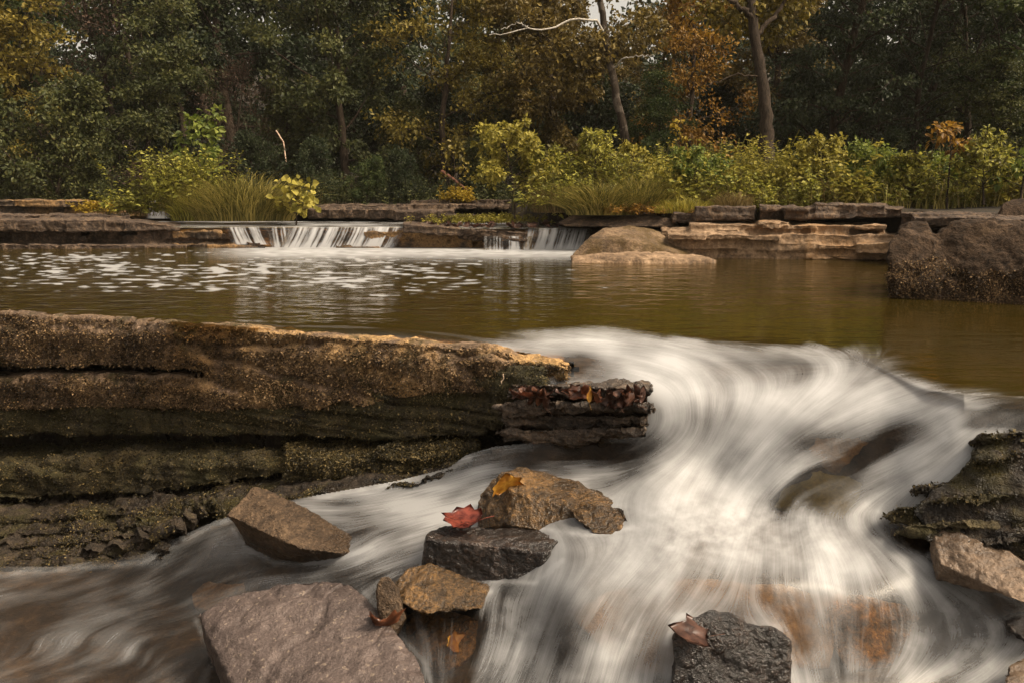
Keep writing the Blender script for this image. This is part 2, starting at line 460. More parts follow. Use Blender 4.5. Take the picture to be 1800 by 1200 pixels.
STEP = 1.5
PX0 = -260
PX = np.arange(PX0, 2241, STEP); PY = np.arange(428, 1330, STEP)
GX, GY = np.meshgrid(PX, PY)
gh, gw = GX.shape
CS = 10.0
cX, cY = np.meshgrid(np.arange(PX0, 2271, CS), np.arange(428, 1351, CS))
zfit = tps_fit(Zc[:, :2], Zinv, 1e-3)
Zco = tps_eval(zfit, np.stack([cX.ravel(), cY.ravel()], 1)).reshape(cX.shape)
def up(C): return bil(C, (GX.ravel() - PX0) / CS, (GY.ravel() - 428) / CS).reshape(GX.shape)
IW = up(Zco)
# the still pool is exactly level upstream of the crest line
crest = np.interp(GX, [-150, 700, 850, 950, 1050, 1200, 1400, 1500, 1600, 1700, 1950], [560, 570, 590, 592, 588, 592, 600, 612, 655, 690, 698])
pw = sstep(0, 1, (GY - crest) / (16 + 34 * sstep(1450, 1650, GX)))
_r = ray(GX, GY); K_ = -(_r[2] / _r[1])
IW = IW * pw + (K_ / CH) * (1 - pw)

# flow streamlines: photo polylines, foam thickness at each point
S = []
def stream(pts): S.append(pts)
# still pool, drifting left to right / toward the gap
stream([(-100, 470, 0), (300, 470, 0), (700, 470, 0), (1000, 480, 0), (1500, 490, 0)])
stream([(-100, 520, 0), (300, 530, 0), (700, 555, 0), (900, 568, .02), (1100, 575, .02), (1400, 575, 0), (1560, 600, 0)])
stream([(700, 582, .05), (850, 586, .45), (950, 592, .7), (1050, 603, .75), (1150, 620, .8), (1200, 645, .85)])
stream([(900, 574, .5), (1000, 592, .7), (1100, 600, .75), (1250, 620, .8), (1300, 650, .85)])
stream([(1050, 588, .35), (1200, 597, .55), (1350, 607, .75), (1450, 622, .8), (1480, 650, .75)])
stream([(1250, 592, .05), (1400, 603, .85), (1500, 612, .75), (1540, 625, .35)])
stream([(1900, 690, .0), (1800, 685, .0), (1700, 668, 0), (1620, 640, .0), (1560, 625, .12), (1500, 632, .5)])
stream([(1900, 560, 0), (1750, 580, 0), (1600, 590, 0)])
stream([(1900, 640, 0), (1780, 640, 0), (1650, 620, 0)])
stream([(1900, 520, 0), (1500, 530, 0), (1100, 540, 0)])
stream([(1250, 632, .6), (1330, 642, .35), (1440, 642, .35), (1380, 655, .7)])
# shelf on the left
stream([(1000, 640, .25), (1040, 650, .5), (1100, 645, .7), (1160, 660, .85)])
stream([(960, 668, .35), (1050, 668, .6), (1130, 668, .75), (1180, 700, .9), (1190, 760, .9), (1150, 800, .85)])
# cascade bundles
stream([(1230, 650, .9), (1225, 690, .95), (1215, 720, .7), (1235, 740, .55), (1210, 790, .85), (1170, 835, .9), (1130, 860, .95)])
stream([(1330, 655, .9), (1300, 700, .97), (1280, 750, .9), (1250, 800, .85), (1220, 850, .9)])
stream([(1440, 660, .9), (1390, 700, .98), (1340, 750, .95), (1290, 800, .55), (1260, 850, .85)])
stream([(1520, 660, .85), (1450, 700, .95), (1390, 750, .9), (1350, 790, .75), (1320, 830, .8), (1280, 870, .95)])
stream([(1600, 680, .75), (1540, 700, .92), (1460, 730, .92), (1400, 770, .6), (1365, 810, .8), (1340, 850, .9)])
stream([(1660, 700, .75), (1600, 720, .9), (1530, 735, .85), (1480, 760, .35), (1420, 780, .2), (1390, 795, .5), (1350, 830, .75), (1320, 880, .9)])
stream([(1690, 712, .6), (1640, 740, .8), (1580, 765, .45), (1500, 785, .2), (1430, 800, .55)])
stream([(1800, 704, .6), (1740, 708, .7), (1690, 714, .7), (1650, 745, .75), (1600, 770, .6), (1540, 790, .7), (1500, 810, .6), (1440, 812, .85), (1390, 825, .85), (1350, 855, .9)])
stream([(1800, 725, .15), (1800, 745, .25), (1780, 753, .4)])
stream([(1740, 725, .15), (1735, 742, .25), (1720, 752, .4)])
stream([(1660, 752, .55), (1640, 775, .85), (1600, 800, .9), (1560, 820, .9), (1520, 840, .6), (1480, 850, .15)])
stream([(1690, 770, .75), (1665, 795, .9), (1650, 825, .8), (1600, 835, .75), (1560, 860, .8), (1530, 895, .85)])
stream([(1500, 825, .4), (1440, 840, .05), (1390, 860, .05), (1350, 885, .2)])
stream([(1540, 845, .5), (1480, 860, .05), (1420, 880, .05), (1390, 892, .3)])
stream([(1560, 870, .75), (1520, 885, .5), (1480, 895, .15)])
# boiling foot
stream([(1100, 850, .85), (1130, 900, .97), (1120, 950, .95), (1060, 1000, .9), (1010, 1050, .8), (980, 1110, .75)])
stream([(1200, 860, .97), (1200, 920, 1), (1170, 980, .95), (1110, 1025, .7), (1080, 1060, .45), (1060, 1100, .55), (1040, 1180, .7)])
stream([(1280, 870, 1), (1280, 930, 1), (1270, 980, .95), (1240, 1025, .55), (1220, 1060, .4), (1200, 1090, .7), (1180, 1180, .6)])
stream([(1350, 890, .98), (1370, 940, .95), (1380, 990, .9), (1370, 1030, .5), (1390, 1065, .3), (1400, 1090, .3), (1410, 1180, .75)])
stream([(1400, 900, .9), (1460, 950, .9), (1500, 990, .85), (1500, 1030, .4), (1510, 1070, .22), (1500, 1120, .35), (1490, 1180, .65)])
stream([(1480, 905, .8), (1560, 960, .75), (1620, 1000, .7), (1630, 1040, .5), (1640, 1080, .4), (1630, 1130, .6), (1600, 1190, .75)])
stream([(1550, 920, .55), (1620, 950, .25), (1700, 1000, .35), (1760, 1040, .5), (1850, 1060, .5)])
stream([(1600, 990, .7), (1660, 1030, .75), (1720, 1070, .6), (1760, 1120, .75), (1720, 1170, .75), (1600, 1220, .7)])
stream([(1640, 1010, .6), (1720, 1050, .3), (1790, 1080, .2)])
stream([(1800, 1120, .7), (1700, 1180, .65), (1600, 1210, .6)])
stream([(1260, 1090, .75), (1180, 1085, .75), (1170, 1120, .5), (1160, 1200, .4)])
stream([(1330, 1090, .7), (1370, 1100, .75), (1400, 1150, .75), (1430, 1230, .6)])
stream([(1290, 1110, .25), (1290, 1200, .2)])
stream([(1440, 1110, .25), (1460, 1150, .35), (1480, 1200, .7)])
# flow behind the middle rocks, running left
stream([(1200, 770, .8), (1120, 795, .6), (1050, 800, .4), (950, 795, .18), (870, 805, .2), (830, 815, .35)])
stream([(1180, 815, .85), (1100, 820, .5), (1000, 822, .35), (900, 820, .3), (850, 815, .6), (790, 840, .6), (740, 850, .55)])
stream([(1090, 850, .8), (1000, 845, .85), (920, 835, .9), (870, 840, .5)])
stream([(860, 830, .6), (800, 850, .8), (740, 865, .85), (660, 880, .8), (590, 885, .55), (540, 890, .3), (450, 900, .12), (380, 930, .12), (330, 970, .25), (250, 1010, .22), (150, 1050, .2), (0, 1080, .15)])
stream([(830, 880, .75), (760, 895, .85), (700, 905, .85), (640, 915, .7), (590, 905, .85), (550, 890, .7)])
stream([(820, 905, .8), (740, 930, .75), (690, 945, .8), (640, 960, .7), (590, 985, .45), (540, 1000, .35), (480, 1005, .3), (420, 1020, .35), (330, 1050, .3), (200, 1080, .22), (0, 1120, .2)])
stream([(640, 935, .55), (660, 950, .35), (650, 965, .45)])
stream([(740, 970, .75), (690, 985, .7), (620, 1000, .6), (560, 1008, .5), (460, 1020, .25), (380, 1035, .12), (330, 1070, .12)])
stream([(520, 990, .3), (440, 985, .35), (370, 970, .3), (330, 990, .25), (280, 1030, .25)])
stream([(740, 1000, .6), (690, 1010, .5), (660, 1030, .4), (650, 1060, .3)])
stream([(330, 1110, .15), (250, 1120, .2), (100, 1160, .2), (0, 1190, .15)])
stream([(0, 1130, .1), (100, 1128, .42), (180, 1125, .5), (250, 1150, .42), (280, 1165, .3)])
stream([(350, 1150, .15), (250, 1180, .12), (100, 1210, .15)])
stream([(360, 1190, .4), (380, 1230, .4)])
# middle bottom, over the brown stones toward us
stream([(985, 960, .9), (985, 1000, .8), (960, 1050, .6), (950, 1090, .75), (930, 1150, .6), (900, 1230, .5)])
stream([(900, 1035, .3), (880, 1060, .5), (900, 1100, .6), (880, 1160, .5), (830, 1230, .4)])
stream([(820, 1040, .25), (800, 1070, .2), (810, 1110, .2), (800, 1160, .3), (780, 1230, .35)])
stream([(720, 1060, .15), (740, 1090, .15), (760, 1130, .2), (770, 1180, .3)])
stream([(985, 900, .8), (1040, 930, .55), (1080, 925, .35), (1100, 910, .5)])
stream([(970, 925, .55), (1000, 940, .75), (1030, 960, .9)])
pts, vec, fo = [], [], []
for s in S:
    s = np.array(s, float)
    seg = np.linalg.norm(np.diff(s[:, :2], axis=0), axis=1)
    L = np.concatenate([[0], np.cumsum(seg)])
    n = max(2, int(L[-1] / 18))
    t = np.linspace(0, L[-1], n)
    a = np.stack([np.interp(t, L, s[:, k]) for k in range(3)], 1)
    tv = np.gradient(a[:, :2], axis=0)
    tv /= np.linalg.norm(tv, axis=1)[:, None] + 1e-9
    pts.append(a[:, :2]); vec.append(tv); fo.append(a[:, 2])
pts = np.concatenate(pts); vec = np.concatenate(vec); fo = np.concatenate(fo)
CX = np.stack([cX.ravel(), cY.ravel()], 1)
FO = np.empty(len(CX)); VX = np.empty(len(CX)); VY = np.empty(len(CX))
for i in range(0, len(CX), 4000):
    d2 = ((CX[i:i + 4000, None] - pts[None]) * np.array([1.0, 1.25])) ** 2
    d2 = d2.sum(2)
    w = 1 / (d2 + 260) ** 1.8
    FO[i:i + 4000] = (w @ fo) / w.sum(1)
    w2 = 1 / (d2 + 1200) ** 1.6
    VX[i:i + 4000] = w2 @ vec[:, 0]; VY[i:i + 4000] = w2 @ vec[:, 1]
vl = np.hypot(VX, VY) + 1e-12
FO = up(FO.reshape(cX.shape)); VX = up((VX / vl).reshape(cX.shape)); VY = up((VY / vl).reshape(cX.shape))
vl = np.hypot(VX, VY) + 1e-9; VX /= vl; VY /= vl

def blur(A, r):
    if r <= 0: return A
    k = np.exp(-0.5 * (np.arange(-3 * r, 3 * r + 1) / r) ** 2); k /= k.sum()
    for ax in (0, 1):
        A = np.apply_along_axis(lambda v: np.convolve(np.pad(v, 3 * r, mode='reflect'), k, 'valid'), ax, A)
    return A

def lic(Nz, steps):
    acc = Nz.copy(); W = 1.0
    J, I = np.mgrid[0:gh, 0:gw].astype(np.float32)
    for sgn in (1, -1):
        x, y = I.copy(), J.copy()
        for k in range(steps):
            ii = np.clip(x, 0, gw - 1).astype(int); jj = np.clip(y, 0, gh - 1).astype(int)
            x = x + sgn * VX[jj, ii].astype(np.float32); y = y + sgn * VY[jj, ii].astype(np.float32)
            wk = 0.5 + 0.5 * math.cos(math.pi * (k + 1) / (steps + 1))
            ii = np.clip(x + 0.5, 0, gw - 1).astype(int); jj = np.clip(y + 0.5, 0, gh - 1).astype(int)
            acc += wk * Nz[jj, ii]
            if sgn == 1: W += 2 * wk
    A = acc / W
    return (A - A.mean()) / A.std()
l1 = lic(RNG.normal(size=(gh, gw)).astype(np.float32), 22)
l2 = lic(blur(RNG.normal(size=(gh, gw)), 3), 40)
l3 = lic(blur(RNG.normal(size=(gh, gw)), 9), 50)
l4 = lic(blur(RNG.normal(size=(gh, gw)), 16), 70)
lw = 1 - sstep(800, 1000, GX)
STK = (0.27 + 0.13 * lw) * l1 + (0.42 + 0.28 * lw) * l2 + 0.75 * l3
RIB = 0.05 * l1 + 0.3 * l2 + 1.0 * l3
wob = fbm(np.stack([GX.ravel() / 55, GY.ravel() / 40, 0 * GX.ravel()], 1), 3).reshape(GX.shape)
amp = 0.10 * FO * (1 - FO) * 4 + (0.045 + 0.03 * lw) * sstep(0.02, 0.2, FO)
wob2 = fbm(np.stack([GX.ravel() / 24, GY.ravel() / 18, 4 + 0 * GX.ravel()], 1), 4, 0.6).reshape(GX.shape)
boil = np.exp(-(((GX - 1260) / 240) ** 2 + ((GY - 930) / 70) ** 2)) + 0.7 * np.exp(-(((GX - 1700) / 130) ** 2 + ((GY - 1120) / 60) ** 2)) + 0.6 * np.exp(-(((GX - 920) / 60) ** 2 + ((GY - 1100) / 60) ** 2))
front = np.exp(-(((GX - 1270) / 330) ** 2 + ((GY - 1095) / 62) ** 2))
FO = FO * (1 - 0.34 * front) * (0.90 + 0.10 * np.clip(boil, 0, 1))
foam_glint = FO + STK * amp * (1 - 0.3 * np.clip(boil, 0, 1)) + 0.16 * wob * sstep(0.04, 0.3, FO) + 0.34 * wob2 * np.clip(boil, 0, 1) - 0.17 * boil
foam_glint = np.clip(foam_glint, 0, 1) * 0.985
edgew = 10 + 34 * sstep(1450, 1640, GX)
foam_glint = foam_glint ** 1.5 * sstep(-0.2, 1.0, (GY - crest + 8 * wob + 16 * sstep(780, 900, GX) * (1 - sstep(1000, 1200, GX)) + 20 * sstep(1450, 1560, GX) * (1 - sstep(1680, 1760, GX))) / edgew + 0.42 * STK)
# drifting foam below the far falls and sky reflections on ripples painted white over the left half of the pool
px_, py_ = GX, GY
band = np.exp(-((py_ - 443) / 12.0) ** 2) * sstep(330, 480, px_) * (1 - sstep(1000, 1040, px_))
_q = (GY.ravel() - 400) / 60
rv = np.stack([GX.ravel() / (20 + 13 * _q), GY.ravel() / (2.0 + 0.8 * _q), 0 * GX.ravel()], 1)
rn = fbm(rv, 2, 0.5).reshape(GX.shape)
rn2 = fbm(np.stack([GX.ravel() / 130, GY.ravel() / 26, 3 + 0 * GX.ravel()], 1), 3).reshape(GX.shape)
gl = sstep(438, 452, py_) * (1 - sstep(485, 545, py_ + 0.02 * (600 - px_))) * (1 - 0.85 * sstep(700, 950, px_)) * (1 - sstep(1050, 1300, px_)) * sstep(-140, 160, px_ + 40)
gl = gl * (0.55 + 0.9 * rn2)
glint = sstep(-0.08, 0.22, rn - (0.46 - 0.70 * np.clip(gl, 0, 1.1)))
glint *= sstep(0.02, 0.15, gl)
def pdist(lines):
    out = np.full(GX.shape, 1e9)
    for ln in lines:
        for (ax, ay), (bx_, by_) in zip(ln, ln[1:]):
            l2_ = (bx_ - ax) ** 2 + (by_ - ay) ** 2
            t = np.clip(((GX - ax) * (bx_ - ax) + (GY - ay) * (by_ - ay)) / l2_, 0, 1)
            out = np.minimum(out, np.hypot(GX - ax - t * (bx_ - ax), GY - ay - t * (by_ - ay)))
    return out
dl = pdist([[(410, 930), (430, 960), (480, 988), (540, 988), (600, 978), (655, 962)], [(345, 1090), (370, 1150), (420, 1240)], [(640, 1040), (660, 1062), (700, 1112), (748, 1165), (760, 1210)],
            [(742, 992), (760, 1008), (850, 1018), (940, 1024), (988, 985)], [(826, 908), (850, 918), (900, 918), (1030, 940), (1112, 925)], [(700, 1048), (780, 1052), (862, 1040)], [(1632, 975), (1700, 988), (1800, 1012)],
            [(825, 805), (790, 825), (700, 848), (560, 874), (480, 890), (380, 920), (310, 955), (250, 988), (0, 1010)], [(1546, 900), (1600, 925), (1650, 948), (1800, 985)], [(1172, 1130), (1180, 1095), (1200, 1080)]])
foam_glint = np.clip(foam_glint + (0.26 * np.exp(-(dl / 5.0) ** 2) * (0.5 + 1.2 * np.clip(wob2 + 0.3, 0, 1)) + 0.10 * np.exp(-(dl / 22.0) ** 2) * sstep(500, 640, GX)) * sstep(0, 20, GY - crest), 0, 0.98)
brn = pdist([[(1345, 878), (1372, 850), (1405, 826), (1455, 808), (1530, 803)], [(1500, 902), (1545, 870), (1580, 850)], [(1660, 770), (1610, 800), (1560, 835)], [(1250, 1085), (1180, 1082)], [(1330, 1092), (1385, 1108), (1400, 1150)], [(640, 900), (700, 893), (770, 880)]])
rt = sstep(880, 1020, GX) * (0.4 * sstep(0, 30, GY - crest) + 0.6 * sstep(40, 110, GY - crest))
foam_glint = np.clip(foam_glint - 0.20 * np.clip(l4 - 0.15, 0, 2.0) * rt * (1 - 0.55 * np.clip(boil, 0, 1)) + 0.07 * np.clip(-l4, 0, 2) * rt + 0.18 * np.exp(-(brn / 7.0) ** 2) * (0.7 + 0.5 * STK), 0, 0.90)
foam_glint *= 1 - 0.72 * sstep(1672, 1712, GX) * sstep(712, 722, GY) * (1 - sstep(746, 760, GY))
foam_glint *= 1 - 0.45 * sstep(520, 380, GX) * sstep(930, 990, GY)
foam_glint *= 1 - 0.25 * sstep(900, 740, GX) * sstep(800, 850, GY)
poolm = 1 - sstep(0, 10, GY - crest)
foam_glint = np.maximum(foam_glint, poolm * np.clip(np.maximum(band * (0.75 + 0.5 * rn), 0.66 * glint), 0, 0.9))  # glint puts the sky's reflection into the white cover
rip = 0.35 + 0.55 * sstep(1100, 500, px_) * 1.0
rip = rip * (1 - 0.62 * sstep(480, 570, GY)) * (1 - 0.35 * sstep(900, 1200, GX))
rip = np.where(GY > crest, 0.08, rip)
deep = 1 - sstep(-8, 40, GY - crest)
# world positions with small ribs along the flow
rx, ry, rz = ray(GX, GY)
fm_ = sstep(0.05, 0.5, FO) * pw
def inpoly(px, py, poly):
    r = np.zeros(px.shape, bool)
    n = len(poly)
    for i in range(n):
        x1, y1 = poly[i]; x2, y2 = poly[(i + 1) % n]
        if y1 == y2: continue
        c = ((y1 > py) != (y2 > py)) & (px < (x2 - x1) * (py - y1) / (y2 - y1) + x1)
        r ^= c
    return r
wall_cut = [(-300, 536), (0, 546), (200, 557), (450, 576), (600, 588), (750, 598), (850, 607), (950, 623), (1015, 640), (1000, 655), (930, 672), (1140, 690), (1135, 768), (1000, 772), (870, 785), (820, 800), (790, 822), (700, 845), (560, 870),
            (480, 885), (380, 915), (300, 950), (250, 975), (100, 995), (-300, 1000)]
right_cut = [(2260, 772), (1790, 776), (1765, 800), (1775, 832), (1690, 858), (1640, 876), (1622, 900), (1660, 920), (1720, 945), (1960, 985), (2260, 1000)]
cutm0 = inpoly(GX, GY, wall_cut) | inpoly(GX, GY, right_cut)
DW = 1 / np.clip(IW, 0.05, 2)
rows_ = np.arange(gh)[:, None] * 0.0012
def mono(D):
    M_ = np.where(cutm0, -9, D + rows_)
    M_ = np.maximum.accumulate(M_[::-1], axis=0)[::-1] - rows_
    return M_
Dm = np.where(pw > 0.001, mono(DW), DW)
wb = sstep(0.2, 1.0, pw)
DW = Dm * (1 - wb) + blur(blur(Dm, 8), 10) * wb
# ribs and folds along the flow
DW = DW - (0.00035 * RIB + 0.0035 * fbm(np.stack([GX.ravel() / 90, GY.ravel() / 60, 9 + 0 * GX.ravel()], 1), 2).reshape(GX.shape)) * fm_
ZW = CH - K_ * DW
WV = np.stack([rx / ry * DW, DW, ZW], 2)

cutm = cutm0
idx = np.arange(gh * gw).reshape(gh, gw)
f00 = idx[:-1, :-1]
Fq = np.stack([idx[1:, :-1], idx[1:, 1:], idx[:-1, 1:], idx[:-1, :-1]], 2)
keep = ~(cutm[:-1, :-1] & cutm[1:, 1:])
Fq = Fq[keep]
used = np.unique(Fq); rem = np.full(gh * gw, -1); rem[used] = np.arange(len(used))
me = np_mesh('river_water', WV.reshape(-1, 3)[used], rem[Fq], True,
             {'foam_glint': foam_glint.ravel()[used], 'rip': rip.ravel()[used], 'deep': deep.ravel()[used]}, M['water'])
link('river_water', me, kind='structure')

# bed under the water, a coarse sheet that follows it
k = 6
bx, by = GX[::k, ::k], GY[::k, ::k]
brx, bry, brz = ray(bx, by)
low = sstep(-5, 40, by - crest[::k, ::k])
bd = DW[::k, ::k] + low * (0.055 + 0.03 * fbm(np.stack([bx.ravel() / 60, by.ravel() / 40, 5 + 0 * bx.ravel()], 1), 3).reshape(bx.shape))
bzz = CH + brz / bry * bd - 0.30 * (1 - low)
BV = np.stack([brx / bry * bd, bd, bzz], 2).reshape(-1, 3)
bh, bw = bx.shape
bi = np.arange(bh * bw).reshape(bh, bw)
BF = np.stack([bi[1:, :-1], bi[1:, 1:], bi[:-1, 1:], bi[:-1, :-1]], 2)
bk = ~(inpoly(bx, by, wall_cut) | inpoly(bx, by, right_cut))
BF = BF[bk[:-1, :-1] & bk[1:, 1:]]
link('river_bed', np_mesh('river_bed', BV, BF, True, None, M['bed']), kind='structure')

# ================================================================= FOREGROUND LEDGE (left)
def sec(px, pt, Dt, pb, Db, back=0.5, lip=0.05):
    a = Q(px, pt, Dt); b = Q(px, pb, Db)
    am = Q(px, pt + 0.35 * (pb - pt), (Dt + Db) / 2 - 0.012)
    s = (Dt + back) / Dt
    return [(a[0], a[1] + lip, a[2] - 0.002), (a[0], a[1] + 0.004, a[2] - 0.016), am, b, (b[0] * s, b[1] + back, b[2]), (a[0] * s, a[1] + back, a[2] - 0.06)]

def lin(px, pts):
    a = np.array(pts, float)
    return [float(np.interp(px, a[:, 0], a[:, k])) for k in range(1, a.shape[1])]

ledge = thing('rock_ledge', 'long layered mossy rock ledge holding back the pool on the left', 'rock ledge', Q(300, 900, 3.9))
ledge_loc = Vector(ledge.location)
def child(o, par):
    o.parent = par
    o.matrix_parent_inverse = par.matrix_world.inverted() if False else o.matrix_parent_inverse
    o.location = -Vector(par.location)
    return o
w1 = [(-300, 537, 656), (0, 545, 648), (200, 556, 645), (330, 566, 650), (400, 571, 672), (450, 575, 722), (560, 584, 722), (600, 587, 707), (640, 590, 716), (740, 597, 694), (850, 606, 690), (950, 620, 678), (1000, 633, 670)]
secs, secs2 = [], []
for px in (-300, -100, 0, 100, 200, 330, 400, 450, 520, 560, 600, 640, 690, 740, 800, 850, 900, 950, 1000):
    pt, pb = lin(px, w1)
    Dt = PZ(px, pt, 0.016 if px < 900 else 0.010 - (px - 900) * 0.00018)[1]
    secs.append(sec(px, pt, Dt, pb, Dt - 0.03, 0.45))
    if px <= 450: secs2.append(sec(px, lin(px, [(-300, 663), (0, 655), (200, 652), (330, 657), (450, 680)])[0], Dt - 0.03, lin(px, [(-300, 752), (0, 722), (200, 718), (450, 724)])[0], Dt - 0.035, 0.4, 0.02))
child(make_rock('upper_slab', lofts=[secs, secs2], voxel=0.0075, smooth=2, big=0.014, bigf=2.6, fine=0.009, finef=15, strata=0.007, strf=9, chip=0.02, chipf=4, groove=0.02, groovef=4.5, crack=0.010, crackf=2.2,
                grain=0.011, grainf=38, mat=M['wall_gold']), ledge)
w1b = [(-300, 728, 768), (0, 700, 766), (200, 698, 764), (450, 700, 764), (640, 690, 772), (740, 660, 768), (850, 645, 762), (900, 642, 745), (960, 645, 700)]
secs = []
for px in (-300, 0, 200, 330, 450, 560, 640, 740, 800, 850, 900, 960):
    pt, pb = lin(px, w1b)
    Dt = PZ(px, lin(px, w1)[0], 0.016)[1] + float(np.interp(px, [450, 640, 760], [0.025, 0.012, -0.012]))
    secs.append(sec(px, pt, Dt, pb, Dt - 0.03, 0.35, 0.02))
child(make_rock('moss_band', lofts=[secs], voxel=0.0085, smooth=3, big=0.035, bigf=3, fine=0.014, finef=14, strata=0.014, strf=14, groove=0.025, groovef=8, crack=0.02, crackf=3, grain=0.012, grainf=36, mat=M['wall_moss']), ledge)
def band(name, tab, mat, back=0.6, **kw):
    secs = []
    a = tab[0][0]; b = tab[-1][0]
    n = max(4, int((b - a) / 70))
    for px in np.linspace(a, b, n):
        pt, Dt, pb, Db = lin(px, tab)
        secs.append(sec(px, pt, Dt, pb, Db, back, 0.03))
    args = dict(voxel=0.0085, smooth=2, big=0.03, bigf=3, fine=0.012, finef=14, chip=0.03, chipf=5, strata=0.012, strf=18, groove=0.03, groovef=9, crack=0.02, crackf=3, grain=0.011, grainf=36)
    args.update(kw)
    return child(make_rock(name, lofts=[secs], mat=mat, **args), ledge)
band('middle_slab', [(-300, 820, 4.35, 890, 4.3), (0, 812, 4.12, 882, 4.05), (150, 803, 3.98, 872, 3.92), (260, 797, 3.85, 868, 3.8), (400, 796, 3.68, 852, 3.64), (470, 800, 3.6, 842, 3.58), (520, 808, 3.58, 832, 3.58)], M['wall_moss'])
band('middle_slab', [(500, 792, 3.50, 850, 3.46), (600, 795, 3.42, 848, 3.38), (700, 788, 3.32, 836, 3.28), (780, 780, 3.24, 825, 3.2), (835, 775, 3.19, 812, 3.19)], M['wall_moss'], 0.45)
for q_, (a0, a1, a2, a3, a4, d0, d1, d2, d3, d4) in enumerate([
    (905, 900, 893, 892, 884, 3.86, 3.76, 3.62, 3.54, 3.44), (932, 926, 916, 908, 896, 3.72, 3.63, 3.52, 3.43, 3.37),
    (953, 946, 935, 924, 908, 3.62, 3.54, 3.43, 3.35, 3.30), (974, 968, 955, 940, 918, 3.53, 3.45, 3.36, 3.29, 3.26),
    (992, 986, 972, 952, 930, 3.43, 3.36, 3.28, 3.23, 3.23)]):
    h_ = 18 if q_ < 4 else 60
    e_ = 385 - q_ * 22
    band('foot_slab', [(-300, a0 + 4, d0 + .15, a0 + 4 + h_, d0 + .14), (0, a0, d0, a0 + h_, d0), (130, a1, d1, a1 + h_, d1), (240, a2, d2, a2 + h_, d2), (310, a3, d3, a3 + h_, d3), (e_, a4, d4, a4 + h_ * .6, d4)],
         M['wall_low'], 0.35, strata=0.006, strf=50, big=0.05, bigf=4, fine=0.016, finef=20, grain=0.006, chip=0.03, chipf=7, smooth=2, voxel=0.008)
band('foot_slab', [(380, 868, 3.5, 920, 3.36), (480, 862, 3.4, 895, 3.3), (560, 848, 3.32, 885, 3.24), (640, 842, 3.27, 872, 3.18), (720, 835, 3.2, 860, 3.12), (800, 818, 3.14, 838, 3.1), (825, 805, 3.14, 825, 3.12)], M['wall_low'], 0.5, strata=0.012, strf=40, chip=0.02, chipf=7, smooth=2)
# dark back face behind the slots
secs = []
for px in (-300, 0, 200, 450, 640, 800, 900):
    Dt = PZ(px, lin(px, w1)[0], 0.0)[1] + 0.16
    secs.append([Q(px, 640, Dt), Q(px, 960, Dt), Q(px, 900, Dt + .5), Q(px, 620, Dt + .5)])
child(make_rock('back_wall', lofts=[secs], voxel=0.03, smooth=2, big=0.02, mat=M['wall_low']), ledge)

def moss_on(src, n, lo, hi, mat, seed, par, zmax=9, thr=-0.1, name='moss'):
    r = np.random.default_rng(seed)
    me = src.data; nv = len(me.vertices)
    V = np.empty(nv * 3, np.float32); me.vertices.foreach_get('co', V); V = V.reshape(-1, 3).astype(float)
    Nn = np.empty(nv * 3, np.float32); me.vertices.foreach_get('normal', Nn); Nn = Nn.reshape(-1, 3).astype(float)
    ok = (Nn[:, 1] < 0.2) & (np.abs(Nn[:, 2]) < 0.42 if mat == 'moss_gold' and par is ledge else Nn[:, 2] > -0.6) & (fbm(V * 4.0 + seed, 4) > thr) & (V[:, 2] + 0.16 * fbm(V * 2.5, 3) < zmax)
    c = np.nonzero(ok)[0]
    if len(c) == 0: return
    c = r.choice(c, n)
    P = V[c] + 0.004 * r.normal(size=(n, 3)); nn = Nn[c]
    d = unit(nn * 0.7 + r.normal(size=(n, 3)) * 0.75 + np.array([0, 0, -0.35]))
    L = r.uniform(lo, hi, n) * r.uniform(.6, 1.2, n)
    v, f = leaves(P, d, unit(nn + 0.5 * r.normal(size=(n, 3))), L, L * 0.30, r)
    o = link(name, np_mesh(name, v, f, False, {'rnd': np.clip((0.20 * sstep(-1.9, -1.0, P[:, 0]) - 0.30 * sstep(-0.3, -0.05, P[:, 0]) - 0.06 if par is ledge else 0.0) + 0.42 + 0.75 * fbm(P * 4, 3) + 0.34 * r.normal(size=n), 0, 1)}, M[mat]), par, kind='stuff')
    o.location = -Vector(par.location)
    return o
ch = {}
for o_ in ledge.children: ch.setdefault(o_.name.split('.')[0], []).append(o_)
moss_on(ch['upper_slab'][0], 90000, 0.006, 0.015, 'moss_gold', 1, ledge, thr=-0.45)
moss_on(ch['moss_band'][0], 34000, 0.006, 0.014, 'moss_green', 2, ledge, thr=-0.35)
for i_, o_ in enumerate(ch['middle_slab']): moss_on(o_, 34000, 0.006, 0.014, 'moss_green', 3 + i_, ledge, thr=-0.35)
for i_, o_ in enumerate(ch['foot_slab']): moss_on(o_, 6000, 0.006, 0.013, 'moss_green', 8 + i_, ledge, thr=-0.1)
# stepped wet ledge at the end of the wall
st = thing('stepped_ledge', 'dark wet stepped rock covered in dead leaves beside the cascade', 'rock ledge', Q(1000, 760, 3.0))
M['wet_step'] = mat_rock('wet_brown_steps', (0.016, 0.011, 0.007), (0.065, 0.044, 0.029), (0.19, 0.13, 0.085), 2.5, bump=0.8, grain=100, wet=(0.5, 0.7), spec=0.5, strata=0.5)
def step(*pts): child(make_rock('step', [H(*pts)], voxel=0.0065, smooth=2, big=0.03, bigf=5, fine=0.016, finef=20, strata=0.010, strf=34, groove=0.015, groovef=14, crack=0.02, crackf=4, chip=0.02, chipf=8, grain=0.005, mat=M['wet_step']), st)
step((893, 672, 3.12), (960, 674, 3.01), (1050, 677, 2.93), (1146, 682, 2.87), (1150, 668, 3.0), (900, 655, 3.35), (885, 700, 3.12), (1000, 702, 2.985), (1148, 704, 2.885), (1150, 700, 3.2), (900, 700, 3.4))
